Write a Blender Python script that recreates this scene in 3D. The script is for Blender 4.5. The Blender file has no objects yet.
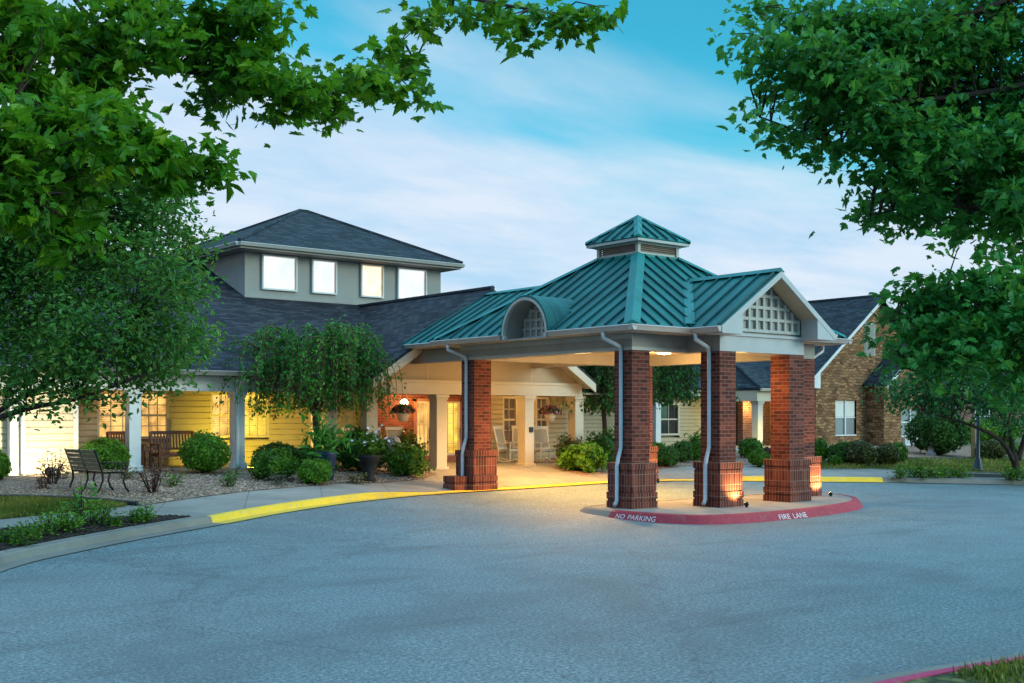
import bpy, bmesh, math, random
import numpy as np
from mathutils import Vector, Matrix
R = math.radians
random.seed(7); rng = np.random.default_rng(11)
scene = bpy.context.scene
COL = scene.collection

# ------------------------------------------------------------------ camera, sky, sun, exposure
FPX, YH, YAW = 1151.56, 415.9, 0.683
CAM = Vector((-17.36, -17.31, 1.98))
cd = bpy.data.cameras.new('camera'); cam = bpy.data.objects.new('camera', cd); COL.objects.link(cam)
cam.location = CAM; cam.rotation_euler = (math.pi/2, 0, -YAW)
cd.sensor_width = 36; cd.lens = 36*FPX/1024; cd.shift_y = (YH-341.5)/1024
cd.clip_start = 0.1; cd.clip_end = 4000
scene.camera = cam

w = bpy.data.worlds.new('World'); scene.world = w; w.use_nodes = True
nt = w.node_tree; nt.nodes.clear()
def wn(t, **k):
    n = nt.nodes.new(t)
    for a, b in k.items(): setattr(n, a, b)
    return n
def wmath(op, a, b=None, c=None):
    n = wn('ShaderNodeMath', operation=op)
    for i, v in enumerate((a, b, c)):
        if v is None: continue
        if isinstance(v, (int, float)): n.inputs[i].default_value = v
        else: nt.links.new(v, n.inputs[i])
    return n.outputs[0]
SUN_EL, SUN_AZ = R(14), R(150)      # azimuth clockwise from +Y: low light from behind the camera's right
sky = wn('ShaderNodeTexSky'); sky.sky_type = 'NISHITA'; sky.sun_disc = False
sky.sun_elevation = SUN_EL; sky.sun_rotation = SUN_AZ; sky.air_density = 1.0; sky.dust_density = .6; sky.ozone_density = 2.2
tc = wn('ShaderNodeTexCoord')
sep = wn('ShaderNodeSeparateXYZ'); nt.links.new(tc.outputs['Generated'], sep.inputs[0])
tint = wn('ShaderNodeMix', data_type='RGBA', blend_type='MULTIPLY'); tint.inputs[0].default_value = 1
nt.links.new(sky.outputs[0], tint.inputs[6]); tint.inputs[7].default_value = (.22, 1.06, 1.04, 1)
bg1 = wn('ShaderNodeBackground'); nt.links.new(tint.outputs[2], bg1.inputs[0]); 
hz = wn('ShaderNodeMapRange', interpolation_type='SMOOTHSTEP'); nt.links.new(sep.outputs[2], hz.inputs[0])      # high sky overhead boosted out of view to add fill light
hz.inputs[1].default_value = .36; hz.inputs[2].default_value = .85; hz.inputs[3].default_value = .15; hz.inputs[4].default_value = .66
nt.links.new(hz.outputs[0], bg1.inputs[1])
zc = wmath('ADD', wmath('MAXIMUM', sep.outputs[2], 0.0), .12)
cmb = wn('ShaderNodeCombineXYZ')
nt.links.new(wmath('DIVIDE', sep.outputs[0], zc), cmb.inputs[0]); nt.links.new(wmath('DIVIDE', sep.outputs[1], zc), cmb.inputs[1])
mp = wn('ShaderNodeMapping'); nt.links.new(cmb.outputs[0], mp.inputs[0]); mp.inputs['Rotation'].default_value = (0, 0, R(35)); mp.inputs['Scale'].default_value = (.75, 1.35, 1)
no1 = wn('ShaderNodeTexNoise'); nt.links.new(mp.outputs[0], no1.inputs[0]); no1.inputs['Scale'].default_value = .8; no1.inputs['Detail'].default_value = 7; no1.inputs['Roughness'].default_value = .52; no1.inputs['Distortion'].default_value = .5
# a bank of cloud up to about fifteen degrees, torn along its upper edge, clear blue above towards +X
side = wmath('MULTIPLY', wmath('SUBTRACT', wmath('MULTIPLY', sep.outputs[0], .80), wmath('MULTIPLY', sep.outputs[1], .60)), .22)
edge = wmath('SUBTRACT', .268, side)
lvl = wmath('SUBTRACT', edge, sep.outputs[2])
m1 = wmath('MULTIPLY_ADD', lvl, 10.0, wmath('MULTIPLY_ADD', wmath('SUBTRACT', no1.outputs[0], .5), 3.4, .42))
mk = wn('ShaderNodeMapRange', interpolation_type='SMOOTHSTEP'); nt.links.new(m1, mk.inputs[0])
mk.inputs[1].default_value = -.25; mk.inputs[2].default_value = 1.15; mk.inputs[3].default_value = 0; mk.inputs[4].default_value = .97
no2 = wn('ShaderNodeTexNoise'); nt.links.new(mp.outputs[0], no2.inputs[0]); no2.inputs['Scale'].default_value = 1.5; no2.inputs['Detail'].default_value = 6; no2.inputs['Roughness'].default_value = .6
cr = wn('ShaderNodeValToRGB'); nt.links.new(no2.outputs[0], cr.inputs[0])
cr.color_ramp.elements[0].position = .35; cr.color_ramp.elements[0].color = (.32, .47, .62, 1)
cr.color_ramp.elements[1].position = .60; cr.color_ramp.elements[1].color = (.50, .56, .645, 1)
bg2 = wn('ShaderNodeBackground'); nt.links.new(cr.outputs[0], bg2.inputs[0]); 
fill_veil = wn('ShaderNodeMapRange', interpolation_type='SMOOTHSTEP'); nt.links.new(sep.outputs[2], fill_veil.inputs[0])      # unseen bright cloud overhead, added as fill light
fill_veil.inputs[1].default_value = .38; fill_veil.inputs[2].default_value = .75; fill_veil.inputs[3].default_value = 0; fill_veil.inputs[4].default_value = 1
nt.links.new(wmath('MULTIPLY_ADD', fill_veil.outputs[0], 1.35, 1.0), bg2.inputs[1])
mx = wn('ShaderNodeMixShader'); nt.links.new(wmath('MAXIMUM', mk.outputs[0], wmath('MULTIPLY', fill_veil.outputs[0], .48)), mx.inputs[0]); nt.links.new(bg1.outputs[0], mx.inputs[1]); nt.links.new(bg2.outputs[0], mx.inputs[2])
wo = wn('ShaderNodeOutputWorld'); nt.links.new(mx.outputs[0], wo.inputs[0])

sd = bpy.data.lights.new('sun', 'SUN'); sun = bpy.data.objects.new('sun', sd); COL.objects.link(sun)
sd.energy = 1.1; sd.angle = R(25); sd.color = (1, .88, .84)
sv = Vector((math.sin(SUN_AZ)*math.cos(SUN_EL), math.cos(SUN_AZ)*math.cos(SUN_EL), math.sin(SUN_EL)))
sun.rotation_euler = (-sv).to_track_quat('-Z', 'Y').to_euler()
scene.view_settings.view_transform = 'Standard'; scene.view_settings.look = 'None'
scene.view_settings.exposure = 0.6; scene.view_settings.gamma = 1
scene.cycles.max_bounces = 6; scene.cycles.diffuse_bounces = 3; scene.cycles.transparent_max_bounces = 6
scene.cycles.use_denoising = True
scene.cycles.sample_clamp_indirect = 4

# ------------------------------------------------------------------ lay of the land
TP = [(-80, -.17), (-1, -.17), (2, -.06), (5.5, .1), (9.5, .42), (10.5, .46), (16, .52), (40, .6), (900, .6)]
TY = [a for a, b in TP]; TZ = [b for a, b in TP]
def T(y): return float(np.interp(y, TY, TZ))
def sm(t): t = min(1, max(0, t)); return t*t*(3-2*t)
def off(x): return max(.014, .13*(1-sm((x+3.4)/2.7)), .13*sm((x-7.6)/2.4))
def G(px, py, extra=None):
    """the spot of ground that the photograph shows at a pixel"""
    X = (px-512)/FPX; zz = (YH-py)/FPX; c, s = math.cos(YAW), math.sin(YAW)
    r = (X*c+s, -X*s+c); z = 0.2
    for i in range(50):
        t = (z-CAM.z)/zz; x, y = CAM.x+r[0]*t, CAM.y+r[1]*t
        z = .5*z+.5*(T(y)+(off(x) if extra is None else extra))
    return Vector((x, y, z))
def AT(px, py, d):
    X = (px-512)/FPX*d; c, s = math.cos(YAW), math.sin(YAW)
    return Vector((CAM.x+X*c+s*d, CAM.y-X*s+c*d, CAM.z+(YH-py)/FPX*d))

# ------------------------------------------------------------------ materials
MATS = {}
class NB:
    def __init__(s, m): s.nt = m.node_tree
    def n(s, t, props=None, **ins):
        k = s.nt.nodes.new(t)
        for a, b in (props or {}).items(): setattr(k, a, b)
        for a, b in ins.items():
            i = k.inputs[int(a[1:])] if a[0] == 'i' and a[1:].isdigit() else k.inputs[a.replace('_', ' ')]
            s.put(b, i)
        return k
    def put(s, b, i):
        if isinstance(b, bpy.types.NodeSocket): s.nt.links.new(b, i)
        elif isinstance(b, bpy.types.Node): s.nt.links.new(b.outputs[0], i)
        else: i.default_value = b
    def math(s, op, a, b=0.0): return s.n('ShaderNodeMath', {'operation': op}, i0=a, i1=b).outputs[0]
    def mix(s, f, a, b, mode='MIX'):
        k = s.n('ShaderNodeMix', {'data_type': 'RGBA', 'blend_type': mode}, i0=f, i6=a, i7=b); return k.outputs[2]
    def ramp(s, f, *st):
        k = s.n('ShaderNodeValToRGB', i0=f); e = k.color_ramp.elements
        while len(e) < len(st): e.new(.5)
        for q, (p, c) in zip(e, st): q.position = p; q.color = c if len(c) == 4 else (*c, 1)
        return k.outputs[0]
def rgba(c): return (*c, 1) if len(c) == 3 else c
def newmat(name):
    m = bpy.data.materials.new(name); m.use_nodes = True; m.node_tree.nodes.clear()
    b = NB(m); out = b.n('ShaderNodeOutputMaterial'); p = b.n('ShaderNodeBsdfPrincipled')
    m.node_tree.links.new(p.outputs[0], out.inputs[0]); MATS[name] = m
    return m, b, p, out
def coords(b, uv=False, scale=(1, 1, 1), rot=(0, 0, 0)):
    t = b.n('ShaderNodeTexCoord'); mpn = b.n('ShaderNodeMapping', Vector=t.outputs['UV' if uv else 'Object'])
    mpn.inputs['Scale'].default_value = scale; mpn.inputs['Rotation'].default_value = rot
    return mpn.outputs[0]
def bump(b, p, h, strength=.3, dist=.02):
    k = b.n('ShaderNodeBump', Height=h); k.inputs['Strength'].default_value = strength; k.inputs['Distance'].default_value = dist
    b.put(k.outputs[0], p.inputs['Normal'])
def nmat(name, col, rough=.6, var=.14, scale=3.0, grain=0, metal=0, dirt=0, spec=.4):
    m, b, p, o = newmat(name); v = coords(b)
    n1 = b.n('ShaderNodeTexNoise', Vector=v, Scale=scale, Detail=6.0, Roughness=.6)
    lo = rgba([c*(1-var) for c in col]); hi = rgba([min(1, c*(1+var)) for c in col])
    c = b.ramp(n1.outputs[0], (.3, lo), (.7, hi))
    if dirt:
        n2 = b.n('ShaderNodeTexNoise', Vector=v, Scale=scale*.35, Detail=8.0, Roughness=.7)
        c = b.mix(b.ramp(n2.outputs[0], (.52, (0, 0, 0)), (.75, (dirt,)*3)), c, (col[0]*.45, col[1]*.42, col[2]*.38, 1))
    b.put(c, p.inputs['Base Color']); p.inputs['Roughness'].default_value = rough; p.inputs['Metallic'].default_value = metal
    p.inputs['Specular IOR Level'].default_value = spec
    if grain:
        n3 = b.n('ShaderNodeTexNoise', Vector=v, Scale=scale*25, Detail=3.0); bump(b, p, n3.outputs[0], grain, .01)
    return m
def brickmat(name, cols, mortar, bw, bh, ms=.012, offset=.5, rough=.85, rot=0, bmp=.5, distort=0, var=.35):
    m, b, p, o = newmat(name); v = coords(b, True, (1, 1, 1), (0, 0, rot))
    if distort:
        nn = b.n('ShaderNodeTexNoise', Vector=v, Scale=2.2, Detail=3.0)
        d = b.n('ShaderNodeVectorMath', {'operation': 'MULTIPLY_ADD'}, i0=nn.outputs['Color'], i1=(distort,)*3, i2=v); v = d.outputs[0]
    k = b.n('ShaderNodeTexBrick', {'offset': offset}, Vector=v, Color1=(0, 0, 0, 1), Color2=(1, 1, 1, 1), Mortar=(.5, .5, .5, 1), Scale=1.0)
    k.inputs['Mortar Size'].default_value = ms; k.inputs['Brick Width'].default_value = bw; k.inputs['Row Height'].default_value = bh
    k.inputs['Mortar Smooth'].default_value = .15; k.inputs['Bias'].default_value = 0
    sp = b.n('ShaderNodeSeparateColor', i0=k.outputs['Color'])
    n1 = b.n('ShaderNodeTexNoise', Vector=v, Scale=22.0, Detail=5.0, Roughness=.65); n2 = b.n('ShaderNodeTexNoise', Vector=v, Scale=.9, Detail=4.0)
    f = b.math('ADD', b.math('MULTIPLY', sp.outputs[0], .62), b.math('ADD', b.math('MULTIPLY', n1.outputs[0], var), b.math('MULTIPLY', n2.outputs[0], .34)))
    st = [(.2+.62*i/(len(cols)-1), c) for i, c in enumerate(cols)]
    c = b.ramp(b.math('SUBTRACT', f, .13), *st)
    c = b.mix(k.outputs['Fac'], c, rgba(mortar)); b.put(c, p.inputs['Base Color']); p.inputs['Roughness'].default_value = rough
    p.inputs['Specular IOR Level'].default_value = .25
    h = b.math('ADD', b.math('MULTIPLY', k.outputs['Fac'], -1.0), b.math('MULTIPLY', n1.outputs[0], .35)); bump(b, p, h, bmp, .012)
    return m
def leafmat(name, c0, c1, c2, trans=.35, rough=.45):
    m, b, p, o = newmat(name)
    a = b.n('ShaderNodeAttribute', {'attribute_name': 'tone'})
    c = b.ramp(a.outputs['Fac'], (0, c0), (.55, c1), (1, c2))
    b.put(c, p.inputs['Base Color']); p.inputs['Roughness'].default_value = rough; p.inputs['Specular IOR Level'].default_value = .35
    tr = b.n('ShaderNodeBsdfTranslucent', Color=b.mix(.25, c, (.30, .42, .02, 1)))
    ms = b.n('ShaderNodeMixShader', i0=trans, i1=p, i2=tr); b.put(ms.outputs[0], o.inputs[0])
    return m
def emit(name, col, strength):
    m, b, p, o = newmat(name); b.put(rgba(col), p.inputs['Base Color']); b.put(rgba(col), p.inputs['Emission Color']); p.inputs['Emission Strength'].default_value = strength
    return m

def glow_pane(name, c0, c1, strength, fold=9.0, soft=False):
    """a glossy glowing pane"""
    m, b, p, o = newmat(name); v = coords(b, True)
    n1 = b.n('ShaderNodeTexNoise', Vector=v, Scale=1.1 if soft else 2.6, Detail=4.0, Distortion=.6)
    if soft: f = n1.outputs[0]
    else:
        wv = b.n('ShaderNodeTexWave', {'wave_type': 'BANDS', 'bands_direction': 'X'}, Vector=v, Scale=fold, Distortion=1.5, Detail=2.0)
        bl_ = b.n('ShaderNodeTexWave', {'wave_type': 'BANDS', 'bands_direction': 'Y'}, Vector=v, Scale=5.5, Distortion=.4)
        n2 = b.n('ShaderNodeTexNoise', Vector=v, Scale=.8, Detail=2.0)
        pat = b.mix(b.ramp(n2.outputs[0], (.45, (0, 0, 0)), (.55, (1, 1, 1))), wv.outputs['Fac'], bl_.outputs['Fac'])
        f = b.math('ADD', b.math('MULTIPLY', pat, .22), b.math('MULTIPLY', n1.outputs[0], .95))
    c = b.ramp(f, (.36, c0), (.60, [x*.6+y*.4 for x, y in zip(c1, c0)]), (.78, c1))
    p.inputs['Base Color'].default_value = (.03, .03, .03, 1); p.inputs['Roughness'].default_value = .05
    b.put(c, p.inputs['Emission Color']); p.inputs['Emission Strength'].default_value = strength
    return m

# paving
def asphalt():
    m, b, p, o = newmat('asphalt'); v = coords(b)
    n1 = b.n('ShaderNodeTexNoise', Vector=v, Scale=24.0, Detail=6.0, Roughness=.85)
    n2 = b.n('ShaderNodeTexNoise', Vector=v, Scale=.33, Detail=8.0, Roughness=.62, Distortion=.8)
    n3 = b.n('ShaderNodeTexNoise', Vector=coords(b, False, (.22, 1.1, 1), (0, 0, R(-12))), Scale=1.5, Detail=7.0, Roughness=.65)
    vo = b.n('ShaderNodeTexVoronoi', Vector=v, Scale=38.0); n4 = b.n('ShaderNodeTexNoise', Vector=v, Scale=2.6, Detail=8.0, Roughness=.7)
    c = b.ramp(n1.outputs[0], (.36, (.030, .050, .055)), (.5, (.12, .165, .175)), (.64, (.36, .45, .465)))
    c = b.mix(b.math('MULTIPLY', b.ramp(vo.outputs['Distance'], (.1, (1, 1, 1)), (.5, (0, 0, 0))), .35), c, (.36, .365, .36, 1))
    c = b.mix(b.ramp(n4.outputs[0], (.45, (0, 0, 0)), (.70, (.42,) * 3)), c, (.12, .128, .135, 1))
    c = b.mix(b.ramp(n2.outputs[0], (.46, (0, 0, 0)), (.68, (.5,) * 3)), c, (.085, .092, .098, 1))
    c = b.mix(b.ramp(n3.outputs[0], (.55, (0, 0, 0)), (.72, (.42,) * 3)), c, (.06, .064, .07, 1))
    dv = b.n('ShaderNodeVectorMath', {'operation': 'MULTIPLY_ADD'}, i0=n4.outputs['Color'], i1=(1.1,)*3, i2=v).outputs[0]
    cv = b.n('ShaderNodeTexVoronoi', {'feature': 'DISTANCE_TO_EDGE'}, Vector=dv, Scale=.13)
    c = b.mix(b.math('MULTIPLY', b.ramp(cv.outputs['Distance'], (.0, (1, 1, 1)), (.0022, (0, 0, 0))), .5), c, (.02, .024, .028, 1))
    b.put(c, p.inputs['Base Color']); p.inputs['Roughness'].default_value = .62; p.inputs['Specular IOR Level'].default_value = .45
    bump(b, p, b.math('ADD', n1.outputs[0], vo.outputs['Distance']), .55, .012); return m
def concrete(name, col, joints=1.6):
    m, b, p, o = newmat(name); v = coords(b)
    n1 = b.n('ShaderNodeTexNoise', Vector=v, Scale=1.1, Detail=8.0, Roughness=.65); n2 = b.n('ShaderNodeTexNoise', Vector=v, Scale=60.0, Detail=3.0)
    c = b.ramp(n1.outputs[0], (.3, [x*.72 for x in col]), (.7, [x*1.12 for x in col]))
    c = b.mix(.2, c, n2.outputs[0], 'OVERLAY')
    if joints:
        k = b.n('ShaderNodeTexBrick', {'offset': 0.0}, Vector=coords(b, False, (1, 1, 1), (0, 0, R(28))), Scale=1.0)
        k.inputs['Brick Width'].default_value = joints; k.inputs['Row Height'].default_value = joints; k.inputs['Mortar Size'].default_value = .012
        c = b.mix(b.math('MULTIPLY', k.outputs['Fac'], .6), c, (.06, .06, .055, 1))
    b.put(c, p.inputs['Base Color']); p.inputs['Roughness'].default_value = .8; bump(b, p, n2.outputs[0], .2, .005); return m
def paint_on(name, col, worn, t0=.53):
    m, b, p, o = newmat(name); v = coords(b)
    n1 = b.n('ShaderNodeTexNoise', Vector=v, Scale=9.0, Detail=10.0, Roughness=.8); n2 = b.n('ShaderNodeTexNoise', Vector=v, Scale=50.0, Detail=3.0); n3 = b.n('ShaderNodeTexNoise', Vector=v, Scale=1.6, Detail=6.0, Roughness=.7)
    c = b.mix(b.ramp(n3.outputs[0], (.35, (0, 0, 0)), (.7, (.55,)*3)), rgba(col), rgba([x*.62 for x in col]))
    c = b.mix(b.ramp(n1.outputs[0], (t0, (0, 0, 0)), (t0+.1, (.9, .9, .9))), c, rgba(worn))
    c = b.mix(.3, c, n2.outputs[0], 'OVERLAY')
    b.put(c, p.inputs['Base Color']); p.inputs['Roughness'].default_value = .75; bump(b, p, n2.outputs[0], .25, .004); return m
def speckle(name, cols, scale, bmp=.8):
    m, b, p, o = newmat(name); v = coords(b)
    vo = b.n('ShaderNodeTexVoronoi', Vector=v, Scale=scale); sp = b.n('ShaderNodeSeparateColor', i0=vo.outputs['Color'])
    n1 = b.n('ShaderNodeTexNoise', Vector=v, Scale=.9, Detail=5.0)
    c = b.ramp(b.math('ADD', b.math('MULTIPLY', sp.outputs[0], .75), b.math('MULTIPLY', n1.outputs[0], .25)), *[(.1+.8*i/(len(cols)-1), x) for i, x in enumerate(cols)])
    c = b.mix(b.ramp(vo.outputs['Distance'], (.35, (0, 0, 0)), (.75, (.8,)*3)), c, [x*.25 for x in cols[0]]+[1])
    b.put(c, p.inputs['Base Color']); p.inputs['Roughness'].default_value = .9
    bump(b, p, b.math('MULTIPLY', vo.outputs['Distance'], -1.0), bmp, .03); return m
def shingle(name, cols):
    m = brickmat(name, cols, (.008, .009, .012), .32, .145, .010, .5, .9, 0, .6, 0, .4); return m
def copper(name, c0, c1):
    m, b, p, o = newmat(name)
    n1 = b.n('ShaderNodeTexNoise', Vector=coords(b, True, (9, .45, 1)), Scale=1.0, Detail=8.0, Roughness=.7); n2 = b.n('ShaderNodeTexNoise', Vector=coords(b), Scale=.9, Detail=5.0)
    f = b.math('ADD', b.math('MULTIPLY', n1.outputs[0], .55), b.math('MULTIPLY', n2.outputs[0], .5))
    b.put(b.ramp(f, (.38, c0), (.68, c1)), p.inputs['Base Color']); p.inputs['Roughness'].default_value = .55; p.inputs['Specular IOR Level'].default_value = .25
    return m

asphalt()
concrete('concrete', (.27, .25, .22)); concrete('kerb_concrete', (.21, .19, .165), 0)
paint_on('yellow_paint', (.78, .50, .02), (.42, .36, .24)); paint_on('red_paint', (.36, .025, .045), (.28, .10, .09)); paint_on('faded_red_paint', (.50, .03, .11), (.3, .12, .12)); paint_on('white_paint_mark', (.72, .64, .66), (.36, .04, .07), .58)
speckle('gravel', [(.10, .060, .045), (.22, .145, .105), (.34, .25, .19), (.46, .37, .30)], 22)
speckle('gravel_red', [(.20, .11, .07), (.36, .20, .13), (.46, .30, .22)], 22)
speckle('mulch', [(.012, .008, .007), (.03, .019, .014), (.055, .034, .026)], 30)
speckle('soil', [(.05, .06, .016), (.11, .12, .03), (.20, .18, .06)], 9, .5)
speckle('far_grass', [(.03, .05, .015), (.05, .075, .02), (.09, .11, .035)], 6, .3)
RED = [(.070, .016, .012), (.115, .022, .015), (.155, .033, .021), (.20, .052, .033)]
brickmat('red_brick', RED, (.19, .105, .08), .24, .084, .0075, var=.2)
brickmat('soldier_brick', RED, (.22, .13, .10), .2425, .084, .0075, 0.0, .85, R(90), var=.2)
brickmat('far_brick', [(.09, .03, .025), (.16, .05, .035), (.22, .08, .055)], (.25, .2, .17), .24, .08, .01)
brickmat('stone', [(.05, .021, .010), (.15, .060, .025), (.29, .135, .058), (.38, .20, .095), (.20, .095, .045)], (.07, .042, .024), .30, .13, .012, .43, .9, 0, 1.0, .30, .55)
shingle('shingles', [(.013, .014, .019), (.027, .028, .036), (.052, .053, .062)])
shingle('blue_shingles', [(.012, .018, .024), (.022, .032, .040), (.042, .054, .064)])
copper('teal_metal', (.001, .062, .062), (.012, .19, .175)); copper('teal_trim', (.006, .12, .11), (.025, .23, .21))
copper('shaded_teal', (.005, .055, .055), (.01, .10, .095))
nmat('white_trim', (.60, .58, .57), .55, .07, 2, 0, .0, .25); nmat('cream_trim', (.50, .43, .33), .55, .06, 2, 0, 0, .2)
nmat('grey_trim', (.40, .38, .355), .55, .06, 2, 0, 0, .3); nmat('taupe_trim', (.28, .25, .225), .6, .06, 2, 0, 0, .3)
nmat('pale_blue_trim', (.72, .72, .71), .5, .05, 2, 0, 0, .2)
nmat('soffit', (.46, .36, .24), .7, .06, 2); nmat('gutter', (.40, .34, .31), .4, .08, 2, 0, 0, .3); nmat('downspout', (.46, .47, .52), .4, .08, 3, 0, 0, .2)
nmat('canopy_trim', (.40, .385, .385), .6, .07, 2, 0, 0, .2); nmat('lattice_back', (.30, .275, .25), .7, .08, 3); nmat('siding', (.42, .33, .20), .6, .05, 1.5, 0, 0, .12); nmat('pale_siding', (.60, .52, .38), .6, .05, 1.5, 0, 0, .1)
nmat('panel_tan', (.36, .29, .20), .65, .05, 1.5); nmat('stucco', (.30, .285, .265), .85, .07, 1.2, .25, 0, .25)
nmat('wood_door', (.20, .06, .025), .4, .2, 6); nmat('bench_wood', (.13, .035, .02), .45, .25, 9); nmat('old_slat', (.24, .18, .11), .65, .3, 9)
nmat('black_iron', (.014, .015, .017), .4, .3, 9, 0, .6); nmat('post_blue', (.03, .05, .075), .4, .2, 5)
nmat('rocker_white', (.62, .58, .52), .5, .06, 4); nmat('rocker_mesh', (.30, .28, .25), .8, .1, 20)
nmat('pot_blue', (.014, .03, .085), .3, .3, 5); nmat('pot_dark', (.010, .009, .011), .7, .3, 5); nmat('pot_pale', (.62, .52, .42), .6, .1, 5)
nmat('stone_grey', (.30, .27, .27), .8, .25, 8, .4); nmat('statue', (.35, .35, .38), .7, .4, 6, .3); nmat('timber', (.38, .24, .12), .7, .25, 5)
nmat('bark', (.042, .027, .020), .9, .45, 7, .9); nmat('bark_red', (.10, .045, .028), .8, .45, 7, .7); nmat('bark_grey', (.11, .085, .065), .9, .4, 7, .8)
nmat('edging', (.02, .022, .02), .6, .2, 4); nmat('white_metal', (.6, .6, .6), .4, .08, 3); nmat('glass_dark', (.02, .022, .026), .05, .2, 2, 0, 0, 0, .6)
nmat('bloom_white', (.8, .8, .85), .6, .08, 4); nmat('screen_grey', (.20, .20, .21), .35, .1, 2, 0, 0, 0, .6); nmat('blind', (.62, .58, .53), .6, .06, 2)
glow_pane('amber_pane', (.16, .055, .008), (1.0, .58, .16), .95); glow_pane('yellow_pane', (.40, .19, .01), (1.0, .72, .10), .95)
glow_pane('dim_pane', (.015, .011, .01), (.12, .055, .02), .8); glow_pane('sky_sheen_pane', (.40, .43, .50), (.80, .74, .70), .50, 3.0, True); glow_pane('tower_pane_warm', (.50, .26, .10), (.9, .70, .42), .62, 3.0)  # the pale tower glass glows with a painted sky reflection
glow_pane('blue_pane', (.05, .12, .18), (.12, .26, .36), .5, 3.0)
emit('lamp_glow', (1, .72, .32), 14); emit('ceiling_glow', (1, .66, .26), 7)
leafmat('maple_leaf', (0.0336, 0.1548, 0.0072), (0.0726, 0.2727, 0.0115), (0.2236, 0.4276, 0.0158), .48)
leafmat('maple_leaf_dark', (0.0189, 0.1602, 0.0302), (0.0359, 0.2639, 0.047), (0.104, 0.4186, 0.0538), .46)
leafmat('pear_leaf', (0.0422, 0.1529, 0.0253), (0.0862, 0.265, 0.0429), (0.2493, 0.3465, 0.0505), .3)
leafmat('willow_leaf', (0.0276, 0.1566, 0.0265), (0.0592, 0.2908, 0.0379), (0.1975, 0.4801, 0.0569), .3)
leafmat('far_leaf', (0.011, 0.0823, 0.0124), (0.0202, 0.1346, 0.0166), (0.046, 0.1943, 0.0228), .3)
leafmat('dogwood_leaf', (0.0216, 0.1316, 0.0425), (0.0405, 0.2194, 0.0676), (0.108, 0.3291, 0.0868), .3)
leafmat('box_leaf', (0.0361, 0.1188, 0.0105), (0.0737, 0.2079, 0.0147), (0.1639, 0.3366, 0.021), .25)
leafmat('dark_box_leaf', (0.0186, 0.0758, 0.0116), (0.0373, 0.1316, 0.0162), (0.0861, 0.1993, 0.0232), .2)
leafmat('bright_leaf', (0.0556, 0.156, 0.0109), (0.1111, 0.2964, 0.02), (0.2099, 0.4212, 0.0318), .3)
leafmat('olive_leaf', (0.05, 0.0625, 0.0175), (0.0938, 0.1125, 0.0275), (0.15, 0.1375, 0.0438), .2)
leafmat('barberry_leaf', (0.077, 0.014, 0.0196), (0.14, 0.0308, 0.0336), (0.224, 0.07, 0.056), .25)
leafmat('sage_leaf', (.07, .085, .06), (.12, .13, .10), (.18, .18, .14), .2)
leafmat('grass_blade', (.09, .13, .016), (.19, .22, .03), (.36, .33, .08), .35)
leafmat('flower_mix', (.12, .02, .05), (.35, .05, .12), (.55, .38, .42), .2)

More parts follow.
